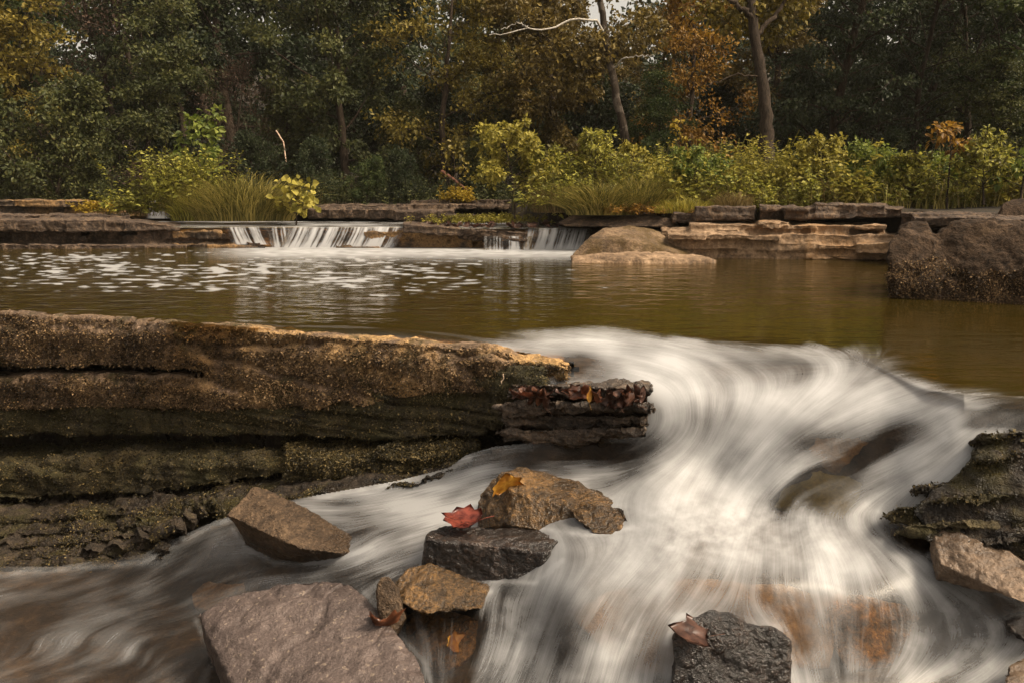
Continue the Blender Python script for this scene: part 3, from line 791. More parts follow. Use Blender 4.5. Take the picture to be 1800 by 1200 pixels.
step((864, 712, 3.07), (905, 704, 3.01), (1050, 707, 2.90), (1150, 710, 2.825), (1158, 728, 2.84), (1050, 730, 2.92), (880, 732, 3.07), (900, 700, 3.4), (1155, 700, 3.1), (1150, 740, 3.1), (900, 740, 3.4))
step((880, 728, 3.10), (1000, 726, 3.0), (1140, 730, 2.88), (1145, 752, 2.89), (1000, 754, 3.01), (890, 752, 3.10), (900, 730, 3.4), (1155, 730, 3.15), (1150, 760, 3.15), (900, 760, 3.4))
step((868, 757, 3.07), (960, 753, 2.985), (1060, 750, 2.90), (1135, 750, 2.845), (1142, 764, 2.85), (1050, 775, 2.925), (890, 782, 3.07), (900, 760, 3.4), (1150, 760, 3.1), (1000, 800, 3.2))
# ledge on the right
rl = thing('mossy_ledge', 'layered mossy rock ledge on the right below the crest', 'rock ledge', Q(1700, 950, 2.35))
def rband(name, pts, mat, **kw):
    a = dict(voxel=0.0075, smooth=3, big=0.05, bigf=4, fine=0.018, finef=16, strata=0.014, strf=30, grain=0.008, grainf=45, groove=0.025, groovef=14, crack=0.02, crackf=4, chip=0.02, chipf=7)
    a.update(kw)
    child(make_rock(name, [H(*pts)], mat=mat, clamp=0.012 if name == 'rim_slab' else None, **a), rl)
rband('rim_slab', [(1655, 716, 2.62), (1720, 714, 2.48), (1990, 712, 2.35), (1990, 752, 2.35), (1700, 752, 2.5), (1660, 740, 2.62), (1700, 700, 2.75), (1990, 700, 2.7), (1990, 760, 2.7), (1700, 760, 2.75)], M['wall_low'])
for nm_, x_, y0_, y1_, d0_, d1_, m_ in [('upper_slab', 1692, 757, 792, 2.50, 2.34, 'wall_low'), ('upper_slab', 1700, 791, 834, 2.46, 2.31, 'wall_low'), ('middle_slab', 1592, 843, 869, 2.52, 2.26, 'wall_low'),
    ('middle_slab', 1625, 866, 887, 2.44, 2.24, 'wall_moss'), ('lower_slab', 1548, 884, 916, 2.50, 2.20, 'wall_moss'), ('lower_slab', 1575, 913, 944, 2.44, 2.18, 'wall_moss'), ('lower_slab', 1650, 943, 985, 2.37, 2.15, 'wall_low')]:
    xe = 2160; d0_ -= 0.085; d1_ -= 0.05
    f_ = lambda x, a, b: a + (b - a) * (x - x_) / (xe - x_)
    tl = 8 if y0_ > 840 else 4
    rband(nm_, [(x_, (y0_ + y1_) / 2 + tl, d0_ + .02), (x_ + 25, y0_ + tl, d0_ - .02), (x_ + 110, y0_, f_(x_ + 110, d0_ - .03, d1_)), (xe, y0_ - 6, d1_), (x_ + 25, y1_, d0_ - .01), (x_ + 110, y1_, f_(x_ + 110, d0_ - .03, d1_) + .005), (xe, y1_ + 4, d1_),
           (x_ + 60, y0_ + 2, d0_ + .3), (xe, y0_ - 6, d1_ + .5), (x_ + 60, y1_, d0_ + .3), (xe, y1_, d1_ + .5)], M[m_], voxel=0.006, smooth=2, big=0.022, bigf=5, fine=0.016, groove=0.012, groovef=20)
child(make_rock('back_wall', [H((1735, 766, 2.420), (1990, 758, 2.300), (1715, 830, 2.400), (1640, 868, 2.400), (1600, 900, 2.370), (1640, 960, 2.300), (1990, 990, 2.120), (1990, 850, 2.200), (1800, 800, 2.650), (1990, 800, 2.650), (1720, 960, 2.550), (1990, 1000, 2.500))],
                voxel=0.009, smooth=2, big=0.03, bigf=5, fine=0.014, finef=18, strata=0.01, strf=30, mat=M['wall_low']), rl)
for o_ in [c for c in rl.children if c.name.startswith(('middle_slab', 'lower_slab', 'upper_slab'))]:
    moss_on(o_, 4500, 0.006, 0.014, 'moss_green', 20, rl, thr=-0.05)
# ================================================================= FOREGROUND STONES
def stone(name, label, hulls, mat, cat='rock', **kw):
    a = dict(voxel=0.0055, smooth=2, big=0.012, bigf=7, fine=0.007, finef=30, chip=0.012, chipf=9, grain=0.004, grainf=75, crack=0.003, crackf=5, wetband=0.085)
    a.update(kw)
    return make_rock(name, [H(*h) for h in hulls], mat=mat, label=label, cat=cat, **a)
stone('wedge_rock', 'pointed brown wedge of rock tilted up out of the rapids, underside black', [[
    (398, 904, 3.02), (445, 853, 3.14), (468, 857, 3.14), (560, 903, 3.02), (625, 942, 2.93), (648, 962, 2.9), (600, 972, 2.80), (525, 963, 2.79), (410, 915, 3.02),
    (430, 955, 3.12), (470, 990, 3.06), (540, 1000, 2.95), (620, 1000, 2.9), (560, 930, 3.2), (480, 890, 3.3), (650, 985, 3.0)]], M['sand_rock'], chip=0.006, big=0.008, fine=0.008, smooth=1)
stone('flat_slab', 'large flat purple grey stone slab at the bottom edge of the water', [[
    (345, 1078, 2.62), (400, 1048, 2.68), (480, 1022, 2.70), (560, 1014, 2.67), (605, 1020, 2.63), (645, 1048, 2.54), (668, 1085, 2.44), (705, 1112, 2.36), (742, 1165, 2.2), (755, 1230, 2.04), (740, 1330, 1.86),
    (352, 1098, 2.58), (370, 1130, 2.50), (400, 1190, 2.34), (440, 1270, 2.14), (480, 1330, 2.02),
    (356, 1130, 2.66), (372, 1170, 2.56), (420, 1260, 2.36), (470, 1330, 2.22), (560, 1100, 2.82), (700, 1180, 2.6), (760, 1260, 2.2), (760, 1350, 2.05)]],
    M['slate'], big=0.02, bigf=4.0, fine=0.006, finef=22, chip=0.010, chipf=5, smooth=3, crack=0.008, crackf=3.0, grain=0.0025)
stone('upright_stone', 'small rounded grey stone standing on end beside the flat slab', [[
    (672, 1010, 2.5), (684, 1008, 2.49), (697, 1030, 2.46), (708, 1062, 2.43), (716, 1086, 2.40), (702, 1108, 2.38), (682, 1112, 2.38), (665, 1080, 2.42), (660, 1030, 2.48),
    (690, 1030, 2.58), (720, 1080, 2.52), (680, 1100, 2.55), (690, 1140, 2.42), (664, 1125, 2.42)]], M['sand_rock'], smooth=5, chip=0.004)
stone('peaked_rock', 'golden brown peaked rock next to the small upright stone', [[
    (690, 1022, 2.545), (716, 995, 2.585), (752, 983, 2.595), (782, 994, 2.565), (862, 1026, 2.485), (845, 1045, 2.435), (800, 1050, 2.435), (780, 1008, 2.525), (720, 1040, 2.465),
    (700, 1060, 2.445), (740, 1080, 2.385), (850, 1070, 2.385), (760, 1010, 2.715), (870, 1040, 2.585), (700, 1050, 2.615)]], M['gold_rock'], smooth=1, chip=0.014)
stone('block_rock', 'dark wet block of rock with a flat top carrying the red leaf', [[
    (744, 946, 2.600), (850, 958, 2.530), (962, 970, 2.465), (986, 948, 2.525), (985, 928, 2.655), (775, 922, 2.735), (748, 935, 2.675),
    (738, 992, 2.625), (742, 1030, 2.595), (860, 1035, 2.535), (945, 1030, 2.475), (975, 1010, 2.495), (1000, 990, 2.595), (990, 990, 2.775), (760, 990, 2.825)]], M['wet_dark'], smooth=2, big=0.008, chip=0.008)
stone('angular_rock', 'angular brown rock with the yellow leaf in the middle of the rapids', [[
    (830, 908, 2.825), (838, 868, 2.845), (862, 843, 2.855), (880, 822, 2.885), (916, 820, 2.915), (1000, 838, 2.865), (1062, 860, 2.765), (1088, 888, 2.665),
    (902, 866, 2.735), (1000, 880, 2.665), (1062, 908, 2.585), (895, 925, 2.685), (960, 930, 2.645), (1040, 945, 2.565), (835, 930, 2.805), (900, 900, 3.015), (1050, 900, 2.865)],
    [(1000, 905, 2.595), (1050, 882, 2.595), (1100, 890, 2.565), (1114, 915, 2.525), (1085, 942, 2.465), (1040, 935, 2.495), (1080, 970, 2.565), (1000, 880, 2.715)]], M['gold_rock'], smooth=1, chip=0.016, big=0.012)
stone('tan_rock', 'pale tan rock below the mossy ledge on the right', [[
    (1632, 968, 2.300), (1640, 931, 2.320), (1660, 926, 2.320), (1705, 940, 2.280), (1760, 958, 2.230), (1810, 985, 2.170), (1850, 1010, 2.120), (1700, 985, 2.210), (1650, 990, 2.230),
    (1640, 1020, 2.260), (1800, 1060, 2.050), (1860, 1050, 2.150), (1700, 960, 2.450), (1840, 1000, 2.350), (1680, 1010, 2.400)]], M['pale_rock'], smooth=3)
stone('corner_rock', 'tan stone at the bottom right corner of the rapids', [[
    (1765, 1162, 2.06), (1790, 1149, 2.09), (1850, 1146, 2.08), (1900, 1160, 2.05), (1760, 1195, 2.0), (1800, 1290, 1.86), (1920, 1290, 1.9), (1790, 1220, 2.15), (1900, 1220, 2.2), (1770, 1250, 2.0)]], M['pale_rock'], smooth=3)
stone('leaf_block', 'dark square block under thin falling water with a dead leaf on top', [[
    (1182, 1112, 2.080), (1205, 1085, 2.110), (1252, 1066, 2.120), (1290, 1080, 2.100), (1372, 1108, 2.070), (1395, 1125, 2.060), (1178, 1180, 2.080), (1180, 1300, 1.990), (1330, 1290, 1.990), (1400, 1250, 2.030),
    (1330, 1135, 2.070), (1210, 1135, 2.070), (1230, 1090, 2.240), (1390, 1120, 2.190), (1300, 1250, 2.240)]], M['wet_dark'], smooth=4, big=0.02)
stone('dark_stone', 'small dark stone at the right edge above the corner stone', [[
    (1760, 1082, 2.20), (1785, 1070, 2.21), (1830, 1068, 2.2), (1880, 1080, 2.16), (1765, 1105, 2.15), (1880, 1120, 2.1), (1800, 1130, 2.1), (1800, 1100, 2.35), (1880, 1110, 2.3)]], M['wet_dark'], smooth=3)
def under(pts, dz):   # a submerged stone: photo outline on the water, sunk dz below it
    out = []
    for px, py, e in pts:
        p = Q(px, py, 1 / float(tps_eval(zfit, np.array([[px, py]], float))[0])); out.append((p[0], p[1] + 0.02, p[2] - dz - e))
    return out
def substone(name, label, pts, dz, mat, **kw):
    a = dict(voxel=0.012, smooth=16, big=0.010, bigf=6, fine=0.003)
    a.update(kw)
    make_rock(name, [under(pts, dz)], clamp=0.03, mat=mat, label=label, cat='rock', **a)
substone('sunken_boulder', 'wide golden boulder sunk under the smooth curl of water', [(985, 1075, 0), (1060, 1025, 0), (1200, 1000, 0), (1380, 1008, 0), (1470, 1035, 0), (1490, 1100, 0), (1360, 1090, 0), (1250, 1085, 0), (1100, 1075, 0), (1100, 1160, .05), (1300, 1150, .05), (1200, 1000, .2), (1480, 1150, .05)], 0.018, M['sub_gold'])
substone('sunken_boulder', 'brown boulder under the right end of the curl of water', [(1430, 1030, 0), (1530, 1030, 0), (1620, 1050, 0), (1640, 1075, 0), (1580, 1110, 0), (1460, 1110, 0), (1430, 1080, 0), (1500, 1160, .05), (1600, 1150, .05), (1500, 1010, .2)], 0.018, M['gold_rock'])
substone('sunken_boulder', 'orange brown stone under shallow water behind the flat slab', [(325, 1040, 0), (360, 1015, 0), (430, 1015, 0), (440, 1040, 0), (380, 1075, 0), (330, 1070, 0), (370, 1040, .15)], 0.008, M['sub_gold'], big=0.01)
substone('sunken_boulder', 'olive green boulder under the smooth dome of the cascade', [(1340, 885, 0), (1380, 845, 0), (1440, 815, 0), (1500, 820, 0), (1540, 845, 0), (1500, 885, 0), (1420, 893, 0), (1440, 850, .15), (1500, 900, .1)], 0.012,
         mat_rock('algae_green_rock', (0.07, 0.06, 0.02), (0.13, 0.115, 0.04), (0.20, 0.17, 0.06), 1.5, bump=0.2))
substone('sunken_boulder', 'brown stone showing through the cascade above the green dome', [(1400, 780, 0), (1440, 755, 0), (1510, 755, 0), (1560, 770, 0), (1520, 795, 0), (1450, 800, 0), (1470, 780, .15)], 0.012, M['sub_gold'])
substone('sunken_boulder', 'brown stone under streaked water in front of the peaked rock', [(700, 1070, 0), (780, 1050, 0), (850, 1080, 0), (840, 1150, 0), (770, 1190, 0), (710, 1140, 0), (770, 1120, .2)], 0.01, M['gold_rock'])

# ================================================================= FAR BANK ROCKS
def far_rock(name, label, hulls, mat, cat='rock', **kw):
    a = dict(voxel=0.022, smooth=2, big=0.03, bigf=2.5, fine=0.015, finef=9, chip=0.02, chipf=3, strata=0.02, strf=12)
    a.update(kw)
    return make_rock(name, [H(*h) for h in hulls], mat=mat, label=label, cat=cat, **a)
def box(p0, p1, pyt, pyb, D0, D1, back=1.0, und=0.0):
    return [(p0, pyt[0], D0), (p1, pyt[1], D1), (p0, pyb[0], D0 + und), (p1, pyb[1], D1 + und)], back
def slab(p0, p1, yt0, yt1, yb0, yb1, D0, D1, back=1.0, und=0.0):
    a = [Q(p0, yt0, D0), Q(p1, yt1, D1), Q(p0, yb0, D0 + und), Q(p1, yb1, D1 + und)]
    b = [(p[0] * (p[1] + back) / p[1], p[1] + back, p[2]) for p in a]
    return a + b
def slabs(name, label, lst, mat, **kw):
    a = dict(voxel=0.0115, smooth=1, big=0.022, bigf=1.6, fine=0.012, finef=10, chip=0.03, chipf=3, strata=0.006, strf=20, crack=0.02, crackf=2.0, groove=0.008, groovef=7, grain=0.006, grainf=26)
    split = kw.pop('split', 85); jit = kw.pop('jit', 0.09)
    a.update(kw)
    rb = random.Random(len(label) * 7 + 1)
    out = []
    for p0, p1, yt0, yt1, yb0, yb1, D0, D1, bk, *_ in lst:
        rows = max(1, round((yb0 - yt0) / 17))
        for q in range(rows):
            x = p0
            while x < p1 - 4:
                x2 = min(p1, x + split * rb.uniform(.5, 1.7))
                if p1 - x2 < split * .3: x2 = p1
                f0, f1 = (x - p0) / (p1 - p0), (x2 - p0) / (p1 - p0)
                t0, t1 = q / rows, (q + 1) / rows - 0.07
                ya = lambda f, t: (yt0 + (yt1 - yt0) * f) * (1 - t) + (yb0 + (yb1 - yb0) * f) * t
                dd = rb.uniform(-jit, jit) + (0.05 if rb.random() < .2 else 0)
                jy = rb.uniform(0, 2.0) if q == 0 else 0.6
                Da, Db2 = D0 + (D1 - D0) * f0 + dd + rb.uniform(-.02, .02), D0 + (D1 - D0) * f1 + dd + rb.uniform(-.02, .02)
                g = 3.2
                out.append((x + g * .5, x2 - g * .5, ya(f0, t0) + jy, ya(f1, t0) + jy + rb.uniform(-.8, .8), ya(f0, t1), ya(f1, t1), Da, Db2, bk))
                x = x2
        out.append((p0 + 3, p1 - 3, yt0 + 3, yt1 + 3, yb0, yb1, D0 + .10, D1 + .10, max(.2, bk - .1)))
    lst = out
    return make_rock(name, [slab(*s) for s in lst], mat=mat, label=label, cat='rock ledge', **a)
slabs('fall_ledge', 'low dark ledge the far waterfalls spill over', [(250, 1030, 403, 405, 445, 452, 9.85, 9.45, 0.8), (300, 720, 428, 432, 445, 448, 9.6, 9.6, .5)], M['far_dark'])
slabs('side_ledge', 'brown ledge at the far left with a dry rounded front', [(-180, 215, 388, 384, 412, 410, 9.5, 9.5, 1.2), (215, 320, 386, 396, 410, 408, 9.5, 9.7, 1.0), (-180, 460, 412, 410, 440, 440, 9.9, 9.7, 1.0), (-180, 330, 426, 430, 445, 445, 9.35, 9.5, .6),
      (-180, 230, 374, 377, 386, 388, 10.6, 10.4, 1.0)], M['far_brown'])
slabs('overhanging_slab', 'tilted rust brown slab jutting out between the two far waterfalls', [(706, 930, 391, 405, 412, 424, 9.3, 9.25, 0.9), (800, 930, 398, 408, 424, 428, 9.4, 9.3, .7)], M['far_brown'])
slabs('back_ledge', 'dark straight ledge at the back on the far left', [(-250, 160, 350, 351, 384, 384, 12.1, 12.0, 1.0), (150, 330, 353, 356, 384, 384, 12.2, 12.2, .8)], M['far_dark'])
slabs('terraced_ledge', 'low terraced brown ledge behind the middle of the shelf', [(540, 700, 366, 366, 386, 388, 11.6, 11.4, 1.0), (690, 800, 367, 370, 390, 392, 11.3, 11.2, 1.0), (560, 900, 358, 358, 368, 370, 12.0, 12.0, .9), (720, 900, 352, 350, 362, 364, 12.3, 12.2, .8), (480, 720, 362, 362, 368, 368, 11.9, 11.8, .9), (780, 860, 376, 378, 392, 392, 11.0, 11.0, .8)], M['far_brown'])
slabs('bank_ledge', 'sunlit tan layered ledge along the right bank of the pool', [(1170, 1580, 410, 412, 462, 462, 7.95, 7.7, 1.0), (1210, 1560, 391, 394, 420, 420, 8.15, 7.9, 1.2), (1330, 1390, 388, 388, 400, 400, 8.1, 8.1, .6), (1160, 1300, 402, 400, 415, 420, 8.3, 8.1, .8), (1500, 1640, 426, 420, 450, 450, 7.6, 7.4, 1.0)], M['far_tan'])
slabs('cap_ledge', 'dark grey brown blocks capping the sunlit ledge on the right bank', [(1220, 1330, 361, 360, 391, 391, 8.35, 8.3, .9), (1333, 1400, 360, 360, 390, 390, 8.33, 8.3, .9), (1375, 1590, 361, 364, 391, 385, 8.2, 8.1, 1.0), (1430, 1560, 357, 359, 380, 380, 8.3, 8.25, .9), (1180, 1230, 373, 373, 394, 394, 8.6, 8.5, .8)], M['far_brown'])
slabs('upper_shelf', 'broad flat rock shelf behind the dark boulder on the right', [(1580, 2000, 372, 380, 400, 420, 7.7, 6.6, 2.0), (1600, 1900, 378, 386, 400, 410, 7.3, 6.4, 1.0)], M['far_brown'])
far_rock('round_boulder', 'rounded tan boulder with a mossy flank at the right end of the falls', [[
    (1003, 448, 7.95), (1030, 420, 8.0), (1060, 402, 8.2), (1110, 396, 8.3), (1150, 402, 8.3), (1195, 425, 8.2), (1222, 446, 8.0), (1100, 420, 7.85), (1180, 440, 7.8), (1120, 450, 7.75), (1010, 470, 7.9), (1220, 470, 7.9), (1050, 420, 8.9), (1180, 420, 8.9)]], mat_rock('mossy_tan_boulder', (0.045, 0.029, 0.015), (0.13, 0.083, 0.046), (0.27, 0.18, 0.105), 1.0, moss=(0.07, 0.042, 0.013), moss_amt=0.5, bump=0.8, grain=45), voxel=0.015, smooth=5, strata=0, big=0.02, chip=0.008, crack=0.012, crackf=1.2)
far_rock('low_slab', 'low tan slab in the water in front of the rounded boulder', [[
    (1002, 450, 7.75), (1040, 444, 7.8), (1150, 441, 7.8), (1240, 450, 7.7), (1262, 456, 7.6), (1262, 474, 7.4), (1150, 476, 7.35), (1003, 466, 7.5), (1003, 455, 7.55), (1150, 452, 7.42), (1255, 456, 7.42), (1050, 460, 8.4), (1250, 465, 8.2)]], M['far_tan'], voxel=0.013, smooth=2, strata=0, big=0.012, chip=0.01, crack=0.02, crackf=1.6)
db = thing('dark_boulder', 'big dark pitted boulder standing in the pool at the right edge', 'rock', Q(1700, 535, 4.9))
child(make_rock('boulder_body', [H((1555, 480, 4.93), (1558, 425, 4.96), (1572, 400, 5.02), (1600, 386, 5.12), (1632, 389, 5.1), (1650, 420, 4.95), (1652, 500, 4.82), (1585, 500, 4.86), (1556, 530, 4.92), (1655, 555, 4.84), (1558, 560, 4.95), (1600, 400, 5.7), (1655, 500, 5.6)),
                                 H((1640, 412, 5.02), (1668, 387, 5.05), (1700, 383, 5.08), (1740, 394, 5.0), (1850, 392, 4.85), (1990, 390, 4.6), (1990, 560, 4.35), (1760, 465, 4.72), (1850, 470, 4.58), (1800, 550, 4.6), (1655, 552, 4.82), (1650, 480, 4.86), (1680, 390, 5.7), (1990, 395, 5.4), (1990, 560, 5.2), (1650, 550, 5.5))],
                voxel=0.012, smooth=2, big=0.028, bigf=2.5, fine=0.014, finef=13, chip=0.045, chipf=3.2, grain=0.010, grainf=30, crack=0.02, crackf=1.2, mat=M['boulder_dark']), db)
moss_on(db.children[0], 30000, 0.007, 0.017, 'moss_gold', 30, db, thr=-0.42, zmax=0.21)
far_rock('edge_boulder', 'dark rounded rock on the bank at the far right edge', [[(1750, 378, 7.4), (1760, 355, 7.4), (1785, 348, 7.5), (1880, 346, 7.4), (1950, 380, 7.3), (1760, 392, 7.3), (1950, 395, 7.2), (1780, 370, 8.2), (1900, 370, 8.2)]], M['boulder_dark'], strata=0)
far_rock('bank_rock', 'brown rock half buried under the tall grass tuft', [[(980, 392, 9.2), (1005, 378, 9.5), (1060, 372, 9.6), (1130, 370, 9.4), (1180, 385, 9.0), (1200, 400, 8.8), (1090, 402, 8.9), (990, 398, 9.1), (1000, 395, 10.2), (1180, 390, 10)]], M['far_brown'])

# shelf water above the far falls and the falls themselves
shx = np.linspace(-150, 1040, 200); shd = np.linspace(0, 1, 24)
lipD = np.interp(shx, [-150, 250, 400, 700, 720, 900, 1040], [9.75, 9.8, 9.78, 9.72, 9.62, 9.5, 9.4])
SV, sfoam = [], []
for t in shd:
    D = lipD + t * (12.4 - lipD)
    for px, d in zip(shx, D):
        p = Q(px, 400, d); SV.append((p[0], d, 0.222 - (0.012 if t == 0 else 0)))
SV = np.array(SV)
sfoam = np.clip(0.25 + 0.7 * fbm(SV * np.array([2.2, 1.2, 1]), 3), 0, 0.75) * (np.repeat(shd, 200) < 0.75)
si = np.arange(24 * 200).reshape(24, 200)
SF = np.stack([si[:-1, :-1], si[:-1, 1:], si[1:, 1:], si[1:, :-1]], 2).reshape(-1, 4)
one = np.ones(len(SV))
link('shelf_water', np_mesh('shelf_water', SV, SF, True, {'foam_glint': sfoam, 'rip': one * 0.3, 'deep': one}, M['water']), kind='structure')

def waterfall(x0, x1, pyt, pyb, z0, seed, dens, slant=0.0, z1=0.0, dD=-0.12, D=None):
    r = np.random.default_rng(seed)
    nx, ny = int((x1 - x0) * 2.5), 26
    px = np.linspace(x0, x1, nx)
    ld = np.interp(px, shx, lipD) if D is None else np.full(nx, D)
    col = blur(r.normal(size=(4, nx + 60)), 3)[1]; col = (col - col.mean()) / col.std()
    col2 = blur(r.normal(size=(4, nx + 60)), 14)[1]; col2 = (col2 - col2.mean()) / col2.std()
    V, fo = [], []
    jj, ii_ = np.mgrid[0:ny, 0:nx]
    brk = 0.45 * fbm(np.stack([ii_.ravel() * 0.09 + seed * 9, jj.ravel() * 0.11, 0 * jj.ravel() + seed], 1), 3, 0.6).reshape(ny, nx) + 0.35 * sstep(.78, 1, jj / (ny - 1))
    for j in range(ny):
        t = j / (ny - 1)
        for i in range(nx):
            d = ld[i] + 0.06 + (dD - 0.06) * t ** 0.6
            p = Q(px[i] + slant * t * t, 400, d)
            zz = z0 - (z0 - z1) * t ** 1.7
            V.append((p[0], d, zz))
            e = min(1, min(i, nx - 1 - i) / 25)
            f = dens - 0.12 + 0.34 * col[i] * (0.6 + 0.4 * t) + 0.30 * col2[i] * (0.5 + 0.5 * t) - 0.12 * (1 - t) * (t > 0.02) + brk[j, i] + 0.25 * max(0, t - 0.75) * 4 * 0.5
            fo.append(np.clip(f, 0, 1) * e)
    V = np.array(V); fo = np.array(fo) * 0.8
    ii = np.arange(nx * ny).reshape(ny, nx)
    F = np.stack([ii[1:, :-1], ii[1:, 1:], ii[:-1, 1:], ii[:-1, :-1]], 2).reshape(-1, 4)
    me = np_mesh('waterfall', V, F, True, {'foam_glint': fo, 'rip': np.zeros(len(V)), 'deep': np.zeros(len(V))}, M['water'])
    link('waterfall', me, kind='structure')
waterfall(395, 470, 398, 425, 0.222, 1, 0.42, 12, 0.03)
waterfall(470, 520, 398, 425, 0.222, 5, 0.12, 4)
waterfall(508, 712, 400, 432, 0.222, 2, 0.62, -18)
waterfall(850, 935, 420, 445, 0.14, 3, 0.38, 0, 0, -0.05, 9.28)
waterfall(925, 1040, 405, 448, 0.222, 4, 0.66, -10)
waterfall(258, 300, 358, 380, 0.50, 6, 0.5, 0, 0.25, -0.05, 12.15)

# ================================================================= GROUND
gx = np.concatenate([np.linspace(-150, -14, 30), np.linspace(-13, 13, 150), np.linspace(14, 150, 30)])
gy = np.concatenate([np.linspace(-60, -2, 12), np.linspace(-1, 26, 150), np.linspace(28, 220, 30)])
XX, YY = np.meshgrid(gx, gy)
def bank(x, y):
    edge = np.interp(x, [-20, 0.1, 0.5, 2.2, 3.6, 4.2, 6, 12], [12.4, 12.2, 9.3, 8.9, 8.4, 7.4, 6.6, 6.0])
    b = sstep(-0.15, 0.35, y - edge)
    b = np.maximum(b, sstep(0.85, 1.5, np.abs(x) - 0.6 * y) * (1 - sstep(7, 9, y)) * sstep(1.2, 2.0, y))
    z = -1.6 + b * (1.6 + 0.44)
    z = z + np.clip(y - 13.5, 0, None) * 0.10 + np.clip(y - 22, 0, 30) * 0.13
    return z
ZZ = bank(XX, YY) + 0.06 * fbm(np.stack([XX.ravel() * .7, YY.ravel() * .7, 0 * XX.ravel()], 1), 3).reshape(XX.shape)
gi = np.arange(XX.size).reshape(XX.shape)
GF = np.stack([gi[:-1, :-1], gi[:-1, 1:], gi[1:, 1:], gi[1:, :-1]], 2).reshape(-1, 4)
link('ground', np_mesh('ground', np.stack([XX, YY, ZZ], 2).reshape(-1, 3), GF, True, None, M['soil']), kind='structure')
def gz(x, y): return float(bank(np.array([x]), np.array([y]))[0])

# ================================================================= PLANTS
def tube(pts, rad, sides=6):
    pts = np.asarray(pts, float); n = len(pts)
    t = unit(np.gradient(pts, axis=0))
    u = unit(np.cross(t, np.array([0.31, 0.95, 0.12])))
    w = np.cross(t, u)
    a = np.linspace(0, 2 * np.pi, sides, endpoint=False)
    V = (pts[:, None] + np.asarray(rad)[:, None, None] * (np.cos(a)[None, :, None] * u[:, None] + np.sin(a)[None, :, None] * w[:, None])).reshape(-1, 3)
    F = []
    for i in range(n - 1):
        for k in range(sides):
            F.append((i * sides + k, i * sides + (k + 1) % sides, (i + 1) * sides + (k + 1) % sides, (i + 1) * sides + k))
    return V, np.array(F)

def cat_(lst):
    V, F, o = [], [], 0
    for v, f in lst:
        V.append(v); F.append(f + o); o += len(v)
    return np.concatenate(V), np.concatenate(F)

def limb(r, p0, d0, L, n=6, wig=0.25, grav=0.0):
    p = [np.array(p0, float)]; d = unit(np.array(d0, float))
    for i in range(n):
        d = unit(d + r.normal(size=3) * wig * 0.5 + np.array([0, 0, grav]))
        p.append(p[-1] + d * L / n)
    return np.array(p)

def make_tree(seed, h=5.0, spread=1.6, base=0.15, limbs=18, twigs=4, per=110, leaf=0.075, trunk_r=0.09, prof=None, clump=0.30, lean=0.06, droop=0.0, flat=0.6, up=0.5, elev=(0.1, 0.7)):
    r = np.random.default_rng(seed)
    prof = prof or (lambda t: math.sin(math.pi * min(1, 0.12 + 0.82 * t)) ** 0.6)
    tr = limb(r, (0, 0, -0.1), (r.normal() * lean, r.normal() * lean, 1), h * 0.95, 12, 0.16)
    tt = np.linspace(0, 1, 13)
    wood = [tube(tr, trunk_r * (1 - 0.85 * tt) + 0.006, 8)]
    cen, rad = [], []
    for i in range(limbs):
        t = base + (1 - base) * (i + r.random()) / limbs
        p0 = np.array([np.interp(t, tt, tr[:, k]) for k in range(3)])
        az = i * 2.4 + r.random()
        el = r.uniform(*elev) + 0.5 * t
        L = spread * prof((t - base) / (1 - base + 1e-6)) * r.uniform(0.65, 1.15)
        lb = limb(r, p0, (math.cos(az) * math.cos(el), math.sin(az) * math.cos(el), math.sin(el)), L, 6, 0.3, -droop)
        wood.append(tube(lb, np.linspace(trunk_r * 0.34 * (1.1 - t), 0.006, 7), 5))
        for k in range(twigs):
            q = lb[min(6, 2 + int(r.integers(0, 5)))]
            tw = limb(r, q, r.normal(size=3) + np.array([0, 0, 0.2 - droop * 2]), L * r.uniform(0.2, 0.45), 4, 0.4, -droop)
            wood.append(tube(tw, np.linspace(0.012, 0.004, 5), 4))
            cen += [tw[-1], tw[2]]; rad += [clump * r.uniform(.6, 1.2), clump * r.uniform(.5, .9)]
        cen.append(lb[-1]); rad.append(clump * r.uniform(.7, 1.2))
    cen = np.array(cen); rad = np.array(rad)
    n = max(1, int(per))
    idx = np.repeat(np.arange(len(cen)), n)
    off = r.normal(size=(len(idx), 3)); off = unit(off) * (r.random(len(idx)) ** 0.5)[:, None]
    P = cen[idx] + off * rad[idx][:, None] * np.array([1, 1, flat])
    ctr = np.array([tr[6, 0], tr[6, 1], h * 0.5])
    d = unit(off * 0.7 + r.normal(size=P.shape) * 0.7 + unit(P - ctr) * 0.4 + np.array([0, 0, -0.25 - droop]))
    nn = unit(r.normal(size=P.shape) * 0.55 + np.array([0, -0.2, up]) + off * 0.5)
    Ls = leaf * r.uniform(0.6, 1.3, len(P))
    LV, LF = leaves(P, d, nn, Ls, Ls * r.uniform(0.26, 0.40, len(P)), r)
    clr = r.random(len(cen))
    rnd = np.clip(0.5 * clr[idx] + 0.5 * r.random(len(idx)), 0, 1)
    WV_, WF_ = cat_(wood)
    tm = np_mesh('trunk', WV_, WF_, True)
    cm = np_mesh('crown', LV, LF, False, {'rnd': rnd})
    tm.materials.append(M['bark']); cm.materials.append(M['leaf_olive'])
    return tm, cm

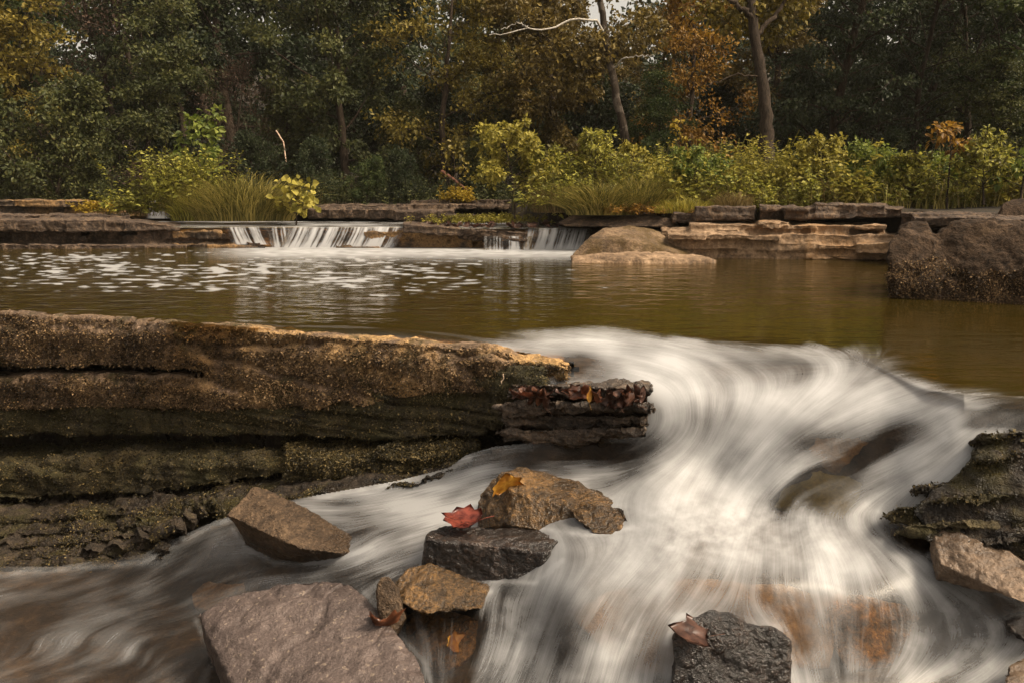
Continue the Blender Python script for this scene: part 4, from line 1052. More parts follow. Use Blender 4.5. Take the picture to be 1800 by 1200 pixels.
M['bark'] = mat_bark('brown_bark', (0.020, 0.014, 0.010), (0.075, 0.053, 0.036))
M['bark_pale'] = mat_bark('pale_mottled_bark', (0.022, 0.016, 0.011), (0.062, 0.045, 0.032), patch=(0.10, 0.08, 0.062))
M['bark_grey'] = mat_bark('grey_bark', (0.013, 0.009, 0.006), (0.055, 0.039, 0.027), sc=1.6)
M['leaf_olive'] = mat_leaf('olive_leaf', (0.020, 0.025, 0.008), (0.052, 0.060, 0.017), (0.14, 0.135, 0.04))
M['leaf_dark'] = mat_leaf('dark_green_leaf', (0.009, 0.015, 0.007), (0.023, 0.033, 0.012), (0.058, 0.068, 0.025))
M['leaf_mid'] = mat_leaf('green_leaf', (0.018, 0.032, 0.009), (0.042, 0.062, 0.016), (0.10, 0.115, 0.03))
M['leaf_gold'] = mat_leaf('golden_olive_leaf', (0.07, 0.056, 0.010), (0.15, 0.115, 0.019), (0.27, 0.20, 0.033))
M['leaf_brown'] = mat_leaf('brown_leaf', (0.055, 0.040, 0.011), (0.115, 0.080, 0.019), (0.22, 0.155, 0.034))
M['leaf_orange'] = mat_leaf('orange_leaf', (0.11, 0.055, 0.010), (0.22, 0.112, 0.014), (0.36, 0.20, 0.024))
M['leaf_red'] = mat_leaf('dull_red_brown_leaf', (0.035, 0.02, 0.013), (0.06, 0.034, 0.021), (0.10, 0.06, 0.036))
M['leaf_bright'] = mat_leaf('bright_green_leaf', (0.06, 0.085, 0.012), (0.13, 0.16, 0.024), (0.23, 0.25, 0.05), 0.4)
M['leaf_lime'] = mat_leaf('yellow_green_leaf', (0.13, 0.115, 0.016), (0.26, 0.22, 0.032), (0.42, 0.35, 0.07), 0.4)
M['leaf_yellow'] = mat_leaf('yellow_leaf', (0.20, 0.13, 0.012), (0.34, 0.23, 0.02), (0.45, 0.33, 0.05), 0.4)
M['grass'] = mat_leaf('grass_blade', (0.06, 0.055, 0.012), (0.16, 0.14, 0.028), (0.36, 0.28, 0.08), 0.35)
M['grass_dry'] = mat_leaf('dry_grass_blade', (0.09, 0.06, 0.02), (0.17, 0.12, 0.04), (0.28, 0.2, 0.08), 0.3)
M['weed'] = mat_leaf('weed_leaf', (0.085, 0.07, 0.016), (0.18, 0.18, 0.026), (0.45, 0.40, 0.07), 0.35)

PR = {}
PR['oak'] = make_tree(11, 5.2, 1.55, 0.12, 19, 4, 125, 0.08, 0.10, None, 0.29)
PR['oak_b'] = make_tree(12, 4.6, 1.6, 0.05, 20, 4, 120, 0.08, 0.09, None, 0.28, flat=0.7)
PR['tall'] = make_tree(13, 7.0, 1.4, 0.28, 24, 4, 80, 0.075, 0.12, None, 0.32)
PR['bush'] = make_tree(14, 1.7, 0.85, 0.02, 20, 3, 75, 0.055, 0.03, lambda t: (1 - t) ** 0.4, 0.20, flat=0.8, elev=(0.2, 0.9))
PR['loose'] = make_tree(15, 4.6, 1.5, 0.10, 18, 5, 42, 0.08, 0.07, None, 0.36)
PR['twig'] = make_tree(16, 4.8, 1.7, 0.2, 26, 8, 9, 0.06, 0.06, None, 0.30, droop=0.03)
PR['cedar'] = make_tree(17, 6.0, 1.5, 0.04, 40, 4, 75, 0.06, 0.08, lambda t: (1 - t) ** 0.7 + 0.15, 0.26, droop=0.05, flat=0.4)
PR['layer'] = make_tree(18, 3.0, 1.5, 0.30, 16, 5, 60, 0.07, 0.05, lambda t: 0.5 + 0.5 * t, 0.34, flat=0.35, elev=(0.2, 0.9))

def place(proto, name, label, px, D, scale, mat, rz=None, group=None, bark='bark', py=None, cat='tree', z=None):
    p = Q(px, 340, D)
    zz = gz(p[0], p[1]) if z is None else z
    t = thing(name, label, cat, (p[0], p[1], zz), group, random.uniform(0, 6.28) if rz is None else rz, scale)
    tm, cm = PR[proto]
    a = link('trunk', tm, t); b = link('crown', cm, t)
    for o, m in ((a, bark), (b, mat)):
        o.material_slots[0].link = 'OBJECT'; o.material_slots[0].material = M[m]
    return t

T = [
 ('bush', 'leafy_bush', 'broad olive green bush on the left bank behind the dark ledge', 90, 12.9, 1.15, 'leaf_olive'),
 ('bush', 'leafy_bush', 'olive green bush at the left edge of the bank', -60, 12.8, 1.1, 'leaf_olive'),
 ('bush', 'leafy_bush', 'low olive bush between the broad left bush and the reddish weeds', 185, 13.1, 0.75, 'leaf_olive'),
 ('layer', 'small_tree', 'small tree with bare forked pale trunk and flat olive crown on the left', 240, 13.6, 0.85, 'leaf_olive'),
 ('layer', 'small_tree', 'spreading low tree with golden olive top left of the forked tree', 110, 14.6, 1.05, 'leaf_gold'),
 ('oak', 'broadleaf_tree', 'yellowish green tree in the top left corner', -10, 15.5, 1.0, 'leaf_mid'),
 ('twig', 'bare_tree', 'reddish twiggy tree nearly bare of leaves at the upper left', 215, 15.5, 1.0, 'leaf_red'),
 ('oak', 'broadleaf_tree', 'large dark green oak filling the upper left middle', 420, 16.0, 1.15, 'leaf_dark'),
 ('oak_b', 'broadleaf_tree', 'dark green tree behind the young bright sapling on the left', 330, 15.6, 0.85, 'leaf_dark'),
 ('twig', 'vine_snag', 'thin snag wrapped in dead reddish vines left of the dense olive tree', 420, 13.8, 0.45, 'leaf_red'),
 ('oak_b', 'broadleaf_tree', 'dense olive tree with drooping clumps left of centre', 610, 14.0, 0.85, 'leaf_olive'),
 ('oak', 'broadleaf_tree', 'tall dark green tree behind the dense olive tree', 640, 17.5, 1.15, 'leaf_dark'),
 ('tall', 'broadleaf_tree', 'tall dark tree left of the sky gap near the centre', 730, 17.0, 0.95, 'leaf_dark'),
 ('loose', 'broadleaf_tree', 'airy golden olive tree just left of the centre', 790, 14.2, 0.85, 'leaf_gold'),
 ('oak', 'broadleaf_tree', 'golden olive tree behind the airy one near the centre', 860, 16.5, 0.68, 'leaf_gold'),
 ('oak_b', 'broadleaf_tree', 'rusty brown leaved tree right of the centre', 985, 14.4, 0.88, 'leaf_brown'),
 ('oak', 'broadleaf_tree', 'tall brown tree under the white sycamore limb', 1000, 17.0, 0.70, 'leaf_brown'),
 ('loose', 'broadleaf_tree', 'orange tree glowing between the two big trunks', 1215, 14.6, 0.80, 'leaf_orange'),
 ('layer', 'small_tree', 'low dark green tree below the orange tree', 1180, 13.2, 0.50, 'leaf_mid'),
 ('loose', 'broadleaf_tree', 'thin brown tree behind the orange tree', 1160, 17.0, 0.72, 'leaf_brown'),
 ('cedar', 'cedar_tree', 'dark evergreen cedar right of the straight trunk', 1450, 12.8, 0.92, 'leaf_dark'),
 ('cedar', 'cedar_tree', 'dark evergreen cedar standing deeper in the shade on the right', 1590, 14.5, 1.0, 'leaf_dark'),
 ('oak', 'broadleaf_tree', 'golden brown tree behind the straight trunk', 1340, 16.5, 0.95, 'leaf_brown'),
 ('twig', 'bare_tree', 'bare dark tree with thin drooping twigs at the upper right', 1610, 12.2, 0.85, 'leaf_dark'),
 ('loose', 'broadleaf_tree', 'dark tree with sparse olive leaves at the right', 1680, 13.2, 0.85, 'leaf_olive'),
 ('oak_b', 'broadleaf_tree', 'dark green tree cut by the right edge', 1830, 11.8, 0.85, 'leaf_mid'),
 ('layer', 'small_tree', 'multi stemmed small tree low at the right edge', 1790, 11.0, 0.52, 'leaf_olive'),
 ('oak_b', 'broadleaf_tree', 'shaded dark tree between cedar and right edge tree', 1720, 15.5, 1.0, 'leaf_dark'),
]
for pr, nm, lb, px, D, s, mt in T:
    place(pr, nm, lb, px, D, s, mt, bark='bark_grey' if nm in ('small_tree', 'bare_tree') else 'bark', cat='bush' if 'bush' in nm else 'tree')
for i, (px, mt, pr) in enumerate([(-200, 'leaf_dark', 'oak'), (-60, 'leaf_dark', 'oak_b'), (90, 'leaf_dark', 'oak'), (260, 'leaf_olive', 'oak_b'), (380, 'leaf_dark', 'oak'), (540, 'leaf_dark', 'oak'), (680, 'leaf_dark', 'oak_b'), (820, 'leaf_olive', 'oak'), (930, 'leaf_brown', 'oak_b'),
                                   (1070, 'leaf_brown', 'oak_b'), (1270, 'leaf_dark', 'oak_b'), (1400, 'leaf_dark', 'oak'), (1520, 'leaf_dark', 'oak'), (1640, 'leaf_dark', 'oak'), (1780, 'leaf_dark', 'oak'), (1920, 'leaf_dark', 'oak')]):
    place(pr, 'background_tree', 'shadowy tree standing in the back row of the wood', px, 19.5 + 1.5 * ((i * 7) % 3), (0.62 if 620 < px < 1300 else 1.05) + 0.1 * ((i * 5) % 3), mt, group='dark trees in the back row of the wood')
# low dark bushes along the foot of the wood
for i, (px, D, s, mt, lb) in enumerate([
    (640, 12.8, 0.42, 'leaf_mid', 'low green bush at the foot of the dense olive tree'),
    (715, 12.9, 0.5, 'leaf_dark', 'dark green bush behind the terraced ledge'),
    (560, 13.0, 0.6, 'leaf_dark', 'dark bush right of the large leaved sapling'),
    (860, 13.4, 0.6, 'leaf_olive', 'shaded olive bush behind the yellow green shrub'),
    (470, 13.2, 0.65, 'leaf_dark', 'dark bush behind the big grass clump'),
    (1130, 12.2, 0.6, 'leaf_mid', 'green bush at the foot of the pale leaning trunk'),
    (1260, 12.0, 0.5, 'leaf_olive', 'olive bush left of the straight trunk'),
    (1530, 11.8, 0.6, 'leaf_dark', 'dark bush under the cedar'),
    (1400, 11.6, 0.42, 'leaf_olive', 'low olive bush right of the straight trunk')]):
    place('bush', 'low_bush', lb, px, D, s, mt, cat='bush')

for i, px in enumerate([20, 150, 300, 500, 590, 660, 740, 800, 870, 940, 1010, 1075, 1150, 1290, 1400, 1500, 1620, 1740]):
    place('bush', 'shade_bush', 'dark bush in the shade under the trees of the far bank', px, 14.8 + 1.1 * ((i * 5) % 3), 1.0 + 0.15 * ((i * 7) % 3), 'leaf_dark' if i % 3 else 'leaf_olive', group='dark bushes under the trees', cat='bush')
# the big pale leaning trunk with its white limb, and the straight trunk
def trunk_tree(name, label, pts, rads, limbs, crown, bark, mat, limb_mat=None):
    base = Q(*pts[0])
    t = thing(name, label, 'tree', base)
    b = np.array(base)
    P = np.array([Q(*p) for p in pts]) - b
    s = np.linspace(0, 1, 26); k = np.linspace(0, 1, len(P))
    P2 = np.stack([np.interp(s, k, P[:, i]) for i in range(3)], 1)
    for _ in range(2): P2[1:-1] = (P2[:-2] + 2 * P2[1:-1] + P2[2:]) / 4
    P2[:, :2] += 0.006 * RNG.normal(size=(26, 2))
    tv, tf = tube(P2, np.interp(s, k, rads) * (1 + 0.015 * RNG.normal(size=26)), 14)
    link('trunk', np_mesh('trunk', tv, tf, True, None, M[bark]), t)
    for lp, r0, r1, m in limbs:
        Lp = np.array([Q(*p) for p in lp]) - b
        s2 = np.linspace(0, 1, 18); k2 = np.linspace(0, 1, len(Lp))
        L2 = np.stack([np.interp(s2, k2, Lp[:, i]) for i in range(3)], 1)
        L2[1:-1] += 0.012 * RNG.normal(size=(16, 3))
        v, f = tube(L2, np.linspace(r0, r1, 18), 7)
        link('limb', np_mesh('limb', v, f, True, None, M[m]), t)
    r = np.random.default_rng(len(label))
    cen = np.array([np.array(Q(*c[:3])) - b for c in crown]); rad = np.array([c[3] for c in crown]); cnt = [c[4] for c in crown]
    idx = np.repeat(np.arange(len(cen)), cnt)
    off = unit(r.normal(size=(len(idx), 3))) * (r.random(len(idx)) ** 0.5)[:, None]
    Pp = cen[idx] + off * rad[idx][:, None] * np.array([1, 1, .7])
    # break into clumps
    keep = fbm(Pp * 4.0, 2) > -0.08
    Pp, off = Pp[keep], off[keep]
    L = 0.075 * r.uniform(.6, 1.3, len(Pp))
    V, F = leaves(Pp, unit(off + r.normal(size=Pp.shape) + np.array([0, 0, -.3])), unit(r.normal(size=Pp.shape) * .6 + np.array([0, -.2, .6])), L, L * 0.35, r)
    link('crown', np_mesh('crown', V, F, False, {'rnd': r.random(len(Pp))}, M[mat]), t)
    return t
trunk_tree('sycamore_tree', 'sycamore with mottled leaning trunk and long white limb reaching left', [(1108, 330, 12.6), (1098, 240, 12.6), (1080, 150, 12.7), (1066, 70, 12.8), (1045, -60, 12.9)], [0.075, 0.062, 0.055, 0.05, 0.04],
    [([(1064, 62, 12.8), (1048, 36, 12.6), (1020, 31, 12.5), (985, 42, 12.4), (955, 52, 12.3), (925, 50, 12.2), (885, 58, 12.1), (860, 62, 12.1)], 0.020, 0.005, 'bark_white'),
     ([(1078, 120, 12.7), (1095, 106, 12.5), (1120, 100, 12.4), (1150, 96, 12.3)], 0.014, 0.004, 'bark_white'),
     ([(930, 50, 12.2), (910, 40, 12.1), (880, 52, 12.0)], 0.01, 0.004, 'bark_white'),
     ([(1056, 0, 12.8), (1030, -20, 12.6), (980, -40, 12.4)], 0.03, 0.01, 'bark_pale')] if not M.update({'bark_white': mat_bark('white_bark', (0.30, 0.26, 0.21), (0.55, 0.50, 0.43))}) else [],
    [(1040, 90, 12.9, 0.45, 1300), (990, 15, 12.7, 0.35, 260), (1120, 60, 13.0, 0.5, 1200), (1080, -20, 13, 0.5, 350), (1010, 130, 13.0, 0.55, 1400), (950, 100, 13.0, 0.5, 900)], 'bark_pale', 'leaf_brown')
trunk_tree('straight_tree', 'tall tree with thick straight grey brown trunk above the right bank', [(1347, 330, 10.6), (1348, 230, 10.7), (1340, 140, 10.8), (1326, 60, 10.9), (1312, -60, 11.0)], [0.13, 0.082, 0.066, 0.06, 0.052],
    [([(1322, 30, 10.9), (1290, 5, 10.9), (1250, -25, 10.9)], 0.04, 0.015, 'bark'), ([(1330, 60, 10.9), (1370, 20, 11), (1400, -30, 11.1)], 0.035, 0.012, 'bark'), ([(1340, 140, 10.8), (1300, 130, 10.7), (1240, 150, 10.6)], 0.012, 0.005, 'bark')],
    [(1300, 20, 11.3, 0.45, 900), (1250, 0, 11.4, 0.4, 500), (1370, 10, 11.4, 0.45, 900), (1390, -40, 11.2, 0.5, 800), (1350, 50, 11.6, 0.4, 500)], 'bark_grey', 'leaf_gold')

# ---- weeds, grass and small plants
def grass_geo(r, bases, hmin, hmax, width, lean=0.5, out=None, hs=None):
    n = len(bases); K = 5
    h = r.uniform(hmin, hmax, n) * (1 if hs is None else hs)
    az = r.uniform(0, 2 * np.pi, n)
    if out is not None:
        dirv = out + 0.35 * r.normal(size=(n, 2))
    else:
        dirv = np.stack([np.cos(az), np.sin(az)], 1)
    ln = (lean * r.uniform(.3, 1.2, n) * h)[:, None]
    V = np.empty((n, K, 2, 3))
    side = np.stack([-dirv[:, 1], dirv[:, 0]], 1); side /= np.linalg.norm(side, axis=1)[:, None] + 1e-9
    sid3 = unit(np.stack([side[:, 0] * 0.4 + 0.8, side[:, 1] * 0.4, 0 * h], 1))
    for k in range(K):
        t = k / (K - 1)
        c = np.stack([bases[:, 0], bases[:, 1], bases[:, 2]], 1)
        c[:, :2] += dirv * ln * t ** 1.8
        c[:, 2] += h * (t - 0.35 * lean * t ** 2.6)
        w = width * (1 - t) ** 0.7 + 0.0008
        V[:, k, 0] = c - sid3 * w; V[:, k, 1] = c + sid3 * w
    V = V.reshape(-1, 3)
    b = np.arange(n)[:, None] * (K * 2)
    F = np.concatenate([np.stack([b[:, 0] + 2 * k, b[:, 0] + 2 * k + 1, b[:, 0] + 2 * k + 3, b[:, 0] + 2 * k + 2], 1) for k in range(K - 1)])
    rnd = np.tile(r.random(n), K - 1)
    return V, F, rnd

def weed_geo(r, bases, hmin, hmax, leaf, nl=12, spread=0.25, hs=None):
    n = len(bases)
    h = r.uniform(hmin, hmax, n) * (1 if hs is None else hs)
    dirv = r.normal(size=(n, 2)) * spread
    idx = np.repeat(np.arange(n), nl)
    t = r.uniform(0.25, 1, len(idx))
    P = bases[idx].copy()
    P[:, :2] += dirv[idx] * (h[idx] * t ** 1.5)[:, None] + r.normal(size=(len(idx), 2)) * 0.012
    P[:, 2] += h[idx] * t
    az = r.uniform(0, 2 * np.pi, len(idx))
    d = unit(np.stack([np.cos(az), np.sin(az), r.uniform(-.5, .6, len(idx))], 1))
    nn = unit(np.stack([r.normal(size=len(idx)) * .4, r.normal(size=len(idx)) * .4 - .2, np.ones(len(idx))], 1))
    L = leaf * r.uniform(.6, 1.4, len(idx)) * (1.25 - 0.5 * t)
    V, F = leaves(P, d, nn, L, L * 0.28, r)
    # stems as thin strips
    K = 3
    Vs = np.empty((n, K, 2, 3))
    for k in range(K):
        tt = k / (K - 1)
        c = bases.copy(); c[:, :2] += dirv * (h * tt ** 1.5)[:, None]; c[:, 2] += h * tt
        Vs[:, k, 0] = c - np.array([.003, 0, 0]); Vs[:, k, 1] = c + np.array([.003, 0, 0])
    b = np.arange(n) * K * 2
    Fs = np.concatenate([np.stack([b + 2 * k, b + 2 * k + 1, b + 2 * k + 3, b + 2 * k + 2], 1) for k in range(K - 1)])
    cl = np.clip(0.5 + 0.9 * fbm(bases * np.array([1.7, 1.7, 0]) + 61, 3) + 0.25 * r.normal(size=n), 0, 1) if hs is not None else r.random(n)
    rnd = np.concatenate([np.clip(0.55 * cl[idx] + 0.45 * r.random(len(idx)), 0, 1), np.tile(np.full(n, 0.1), K - 1)])
    Vt, Ft = cat_([(V, F), (Vs.reshape(-1, 3), Fs)])
    return Vt, Ft, rnd

def scatter(r, n, pxr, Dr, dens=None):
    px = r.uniform(*pxr, n); D = r.uniform(*Dr, n)
    x, y, z = ray(px, np.full(n, 340.0))
    X = x / y * D
    return np.stack([X, D, bank(X, D)], 1), px

r = np.random.default_rng(21)
B, px = scatter(r, 5200, (960, 1900), (8.9, 12.4))
okb = B[:, 2] > 0.3
B = B[okb]
cl = fbm(B * np.array([1.6, 1.6, 0]) + 2, 3)
B = B[cl > -0.3]; cl = cl[cl > -0.3]
hh = 0.30 + 1.7 * np.clip(fbm(B * np.array([1.1, 1.4, 0]) + 33, 3) + 0.25, 0, 1)
V, F, rn_ = weed_geo(r, B, 0.16, 0.60, 0.062, 14, 0.25, hh)
link('undergrowth', np_mesh('undergrowth', V, F, False, {'rnd': rn_}, M['weed']), label='tangled green weeds covering the right bank', kind='stuff')
B2, _ = scatter(r, 9000, (960, 1900), (8.8, 12.0)); B2 = B2[B2[:, 2] > 0.3]
V, F, rn_ = grass_geo(r, B2, 0.12, 0.38, 0.004, 0.8)
link('grass', np_mesh('grass', V, F, False, {'rnd': rn_}, M['grass']), label='long grass growing among the weeds on the right bank', kind='stuff')
B4, _ = scatter(r, 3000, (960, 1900), (8.85, 12.0)); B4 = B4[(B4[:, 2] > 0.3)]
B4 = B4[fbm(B4 * np.array([1.5, 1.5, 0]) + 83, 3) > 0.08]
V, F, rn_ = weed_geo(r, B4, 0.25, 0.75, 0.08, 13, 0.3, 0.5 + 1.0 * np.clip(fbm(B4 * np.array([2.0, 2.0, 0]) + 13, 3) + 0.3, 0, 1))
link('undergrowth', np_mesh('undergrowth', V, F, False, {'rnd': rn_}, M['leaf_lime']), label='paler yellow green weeds among the tangle on the right bank', kind='stuff')
B5, _ = scatter(r, 3500, (960, 1900), (8.8, 12.0)); B5 = B5[(B5[:, 2] > 0.3)]
B5 = B5[fbm(B5 * np.array([1.3, 1.3, 0]) + 23, 3) > 0.05]
V, F, rn_ = grass_geo(r, B5, 0.25, 0.6, 0.0035, 0.9)
link('grass', np_mesh('grass', V, F, False, {'rnd': rn_}, M['grass_dry']), label='dry straw coloured grass among the weeds on the right bank', kind='stuff')
B3, _ = scatter(r, 2600, (-150, 980), (12.3, 14.5)); B3 = B3[B3[:, 2] > 0.3]
V, F, rn_ = weed_geo(r, B3, 0.10, 0.42, 0.05, 9)
link('undergrowth', np_mesh('undergrowth', V, F, False, {'rnd': rn_}, M['leaf_olive']), label='dull low weeds along the foot of the wood', kind='stuff')

def plant(name, label, cat, px, py, D, geo, mat, group=None):
    p = Q(px, py, D)
    V, F, rn_ = geo
    o = link(name, np_mesh(name, V, F, False, {'rnd': rn_}, M[mat]), None, label, cat, group, None, p)
    return o
def tuft(seed, n, rad, h0, h1, w=0.004, lean=0.8):
    r = np.random.default_rng(seed)
    a = r.uniform(0, 2 * np.pi, n); q = rad * np.sqrt(r.random(n))
    b = np.stack([q * np.cos(a), q * np.sin(a) * 0.6, 0 * a], 1)
    out = b[:, :2] / (rad + 1e-6) * 1.2
    return grass_geo(r, b, h0, h1, w, lean, out, 1 - 0.62 * (q / rad) ** 2)
def weedc(seed, n, rx, h0, h1, leaf, nl=14, sp=0.2):
    r = np.random.default_rng(seed)
    b = np.stack([r.normal(size=n) * rx * 0.5, r.normal(size=n) * rx * 0.3, 0 * np.arange(n)], 1)
    return weed_geo(r, b, h0, h1, leaf, nl, sp)
plant('grass_tuft', 'large drooping grass tuft overhanging the brown bank rock', 'grass tuft', 1055, 378, 9.2, tuft(1, 1500, 0.36, 0.35, 0.68, 0.0045, 1.3), 'grass')
plant('grass_tuft', 'thick clump of tall grass on the left ledge beside the shelf', 'grass tuft', 430, 388, 10.6, tuft(2, 2200, 0.60, 0.45, 1.05, 0.0042, 1.1), 'grass')
plant('grass_tuft', 'smaller grass clump left of the thick clump on the ledge', 'grass tuft', 345, 388, 10.7, tuft(3, 700, 0.30, 0.3, 0.55, 0.0045, 0.8), 'weed')
plant('grass_tuft', 'dry bleached grass tuft below the straight trunk', 'grass tuft', 1290, 362, 9.0, tuft(4, 350, 0.2, 0.15, 0.3, 0.003, 1.2), 'grass_dry')
plant('grass_tuft', 'bright yellow green grass left of the capping blocks', 'grass tuft', 1205, 375, 9.0, tuft(5, 700, 0.32, 0.12, 0.28, 0.004, .9), 'leaf_lime')
plant('fern_clump', 'feathery green plant on the left ledge beside the small fall', 'plant', 235, 380, 10.8, weedc(6, 70, 0.35, 0.15, 0.36, 0.06, 16, .5), 'weed')
plant('fern_clump', 'feathery green weeds on top of the thick grass clump', 'plant', 330, 372, 11.0, weedc(7, 190, 0.6, 0.3, 0.85, 0.07, 18, .3), 'weed')
plant('yellow_plant', 'small yellow flowering plant on the dark back ledge', 'plant', 172, 376, 11.4, weedc(8, 45, 0.20, 0.10, 0.2, 0.05, 14, .4), 'leaf_yellow')
plant('yellow_plant', 'low yellow green ground cover on the shelf left of the shrub', 'plant', 850, 392, 10.2, weedc(9, 240, 0.62, 0.04, 0.12, 0.035, 12, .5), 'leaf_lime')
plant('yellow_plant', 'small yellow bush at the foot of the thin sapling', 'plant', 812, 356, 12.3, weedc(10, 60, 0.28, 0.08, 0.24, 0.05, 14, .5), 'leaf_yellow')
plant('yellow_plant', 'orange yellow grass patch above the bank rock', 'plant', 1140, 376, 9.1, weedc(11, 120, 0.5, 0.04, 0.12, 0.04, 10, .5), 'leaf_orange')
plant('fern_clump', 'bright green leafy plant in front of the cedar', 'plant', 1560, 345, 9.6, weedc(12, 70, 0.5, 0.15, 0.40, 0.075, 14, .4), 'leaf_bright')
plant('fern_clump', 'bright green leafy plant left of the bright one by the cedar', 'plant', 1490, 345, 9.8, weedc(13, 50, 0.4, 0.2, 0.5, 0.075, 14, .4), 'leaf_bright')
plant('fern_clump', 'green weeds at the foot of the orange leaved sapling', 'plant', 1650, 340, 9.4, weedc(14, 70, 0.35, 0.2, 0.5, 0.07, 14, .3), 'leaf_bright')
plant('reed_patch', 'patch of dry reddish weeds left of the bright sapling', 'plant', 275, 338, 12.5, weedc(15, 90, 0.55, 0.25, 0.5, 0.045, 10, .12), 'leaf_red')
plant('fern_clump', 'green weeds right of the yellow green shrub', 'plant', 1000, 372, 9.7, weedc(16, 130, 0.5, 0.12, 0.42, 0.055, 14, .3), 'weed')
plant('grass_tuft', 'tall pale grass arching between the drooping tuft and the yellow green grass', 'grass tuft', 1120, 366, 9.35, tuft(41, 900, 0.40, 0.3, 0.62, 0.004, 1.0), 'grass')
plant('grass_tuft', 'straw coloured grass arching behind the yellow green shrub', 'grass tuft', 985, 374, 9.7, tuft(42, 700, 0.3, 0.3, 0.6, 0.004, 1.2), 'grass_dry')
plant('fern_clump', 'pale feathery weeds standing tall right of the straight trunk', 'plant', 1400, 345, 9.7, weedc(43, 80, 0.6, 0.25, 0.7, 0.06, 16, .25), 'leaf_lime')
plant('fern_clump', 'pale feathery weeds standing tall at the left foot of the straight trunk', 'plant', 1290, 342, 9.9, weedc(44, 70, 0.5, 0.25, 0.65, 0.06, 16, .25), 'leaf_lime')
plant('fern_clump', 'tall weeds between the pale and the straight trunk', 'plant', 1200, 335, 10.4, weedc(17, 90, 0.7, 0.25, 0.62, 0.06, 14, .25), 'weed')

def shrub(name, label, px, py, D, h, spread, n, leaf, mat, seed, stemr=0.012, limbs=10, top=False, flat=0.7, wide=0.34, per=10, cat='sapling'):
    r = np.random.default_rng(seed)
    base = Q(px, py, D)
    t = thing(name, label, cat, base)
    st_ = limb(r, (0, 0, -.05), (r.normal() * .08, 0, 1), h, 8, 0.12)
    wood = [tube(st_, np.linspace(stemr, stemr * .25, 9), 6)]
    cen = [st_[-1]]
    for i in range(limbs):
        tt = 0.25 + 0.72 * (i + r.random()) / limbs if not top else 0.6 + 0.38 * r.random()
        p0 = np.array([np.interp(tt * 8, np.arange(9), st_[:, k]) for k in range(3)])
        az = i * 2.4 + r.random() * .8
        lb = limb(r, p0, (math.cos(az), math.sin(az) * .7, .45), spread * (1.15 - 0.7 * tt) * r.uniform(.6, 1.15), 5, .25)
        wood.append(tube(lb, np.linspace(stemr * .4, .002, 6), 4))
        cen += [lb[-1], lb[3], lb[4]]
    cen = np.array(cen)
    idx = np.repeat(np.arange(len(cen)), per)
    off = unit(r.normal(size=(len(idx), 3)))
    P = cen[idx] + off * leaf * 1.1 * r.random(len(idx))[:, None]
    d = unit(off + np.array([0, -.2, -.35])); nn = unit(r.normal(size=P.shape) * .4 + np.array([0, -.35, .8]))
    L = leaf * r.uniform(.6, 1.25, len(P))
    # six sided leaf
    s = unit(np.cross(d, nn)); n2 = np.cross(s, d); W = (L * wide)[:, None]; Lc = L[:, None]
    pts6 = [P, P + d * Lc * .3 + s * W + n2 * W * .3, P + d * Lc * .7 + s * W * .8 + n2 * W * .2, P + d * Lc - n2 * Lc * .1, P + d * Lc * .7 - s * W * .8 + n2 * W * .2, P + d * Lc * .3 - s * W + n2 * W * .3]
    V = np.stack(pts6, 1).reshape(-1, 3)
    b = np.arange(len(P)) * 6
    F = np.concatenate([np.stack([b, b + 1, b + 2, b + 3], 1), np.stack([b, b + 3, b + 4, b + 5], 1)])
    rn_ = np.tile(r.random(len(P)), 2)
    wv, wf = cat_(wood)
    link('stem', np_mesh('stem', wv, wf, True, None, M['bark']), t)
    link('foliage', np_mesh('foliage', V, F, False, {'rnd': rn_}, M[mat]), t)
    return t
shrub('young_sapling', 'upright young sapling with bright green leaves on the left bank', 345, 345, 11.6, 1.15, 0.45, 0, 0.085, 'leaf_bright', 31, limbs=15, per=9)
shrub('leafy_sapling', 'short sapling with big pale yellow green leaves above the shelf', 520, 392, 10.3, 0.50, 0.34, 0, 0.085, 'leaf_lime', 32, limbs=11, per=4, wide=0.5)
shrub('leafy_shrub', 'tall yellow green shrub at the right end of the shelf', 905, 378, 10.1, 1.05, 0.62, 0, 0.052, 'leaf_lime', 33, limbs=32, per=28)
shrub('leafy_shrub', 'olive green shrub beside the tall yellow green one', 960, 370, 10.3, 0.72, 0.5, 0, 0.05, 'weed', 34, limbs=24, per=26)
for k_, (px_a, py_a, D_a, h_a, sp_a, mt_a, lb_a) in enumerate([
    (1052, 352, 9.9, 0.80, 0.40, 'weed', 'rounded green bush behind the drooping grass tuft'),
    (1130, 350, 10.2, 0.62, 0.42, 'leaf_lime', 'pale yellow green bush below the pale leaning trunk'),
    (1235, 350, 9.6, 0.55, 0.40, 'leaf_bright', 'bright green bush above the left end of the capping blocks'),
    (1420, 346, 9.6, 0.66, 0.45, 'leaf_lime', 'yellow green bush standing right of the straight trunk'),
    (1520, 346, 9.3, 0.52, 0.42, 'leaf_bright', 'fresh green bush above the middle of the capping blocks'),
    (1730, 352, 8.7, 0.60, 0.40, 'weed', 'green bush right of the crooked orange sapling'),
    (1590, 350, 9.2, 0.45, 0.35, 'weed', 'low green bush left of the crooked orange sapling')]):
    shrub('leafy_shrub', lb_a, px_a, py_a, D_a, h_a, sp_a, 0, 0.045, mt_a, 60 + k_, limbs=26, per=24, wide=0.28, cat='shrub')
shrub('orange_sapling', 'crooked sapling with orange leaves at its top on the right bank', 1665, 358, 8.9, 0.82, 0.32, 0, 0.065, 'leaf_orange', 35, limbs=9, per=7, top=True)
shrub('thin_sapling', 'thin bare stemmed sapling with few yellow leaves near the centre', 803, 352, 12.2, 0.85, 0.30, 0, 0.06, 'leaf_gold', 36, limbs=9, per=4, stemr=0.008)
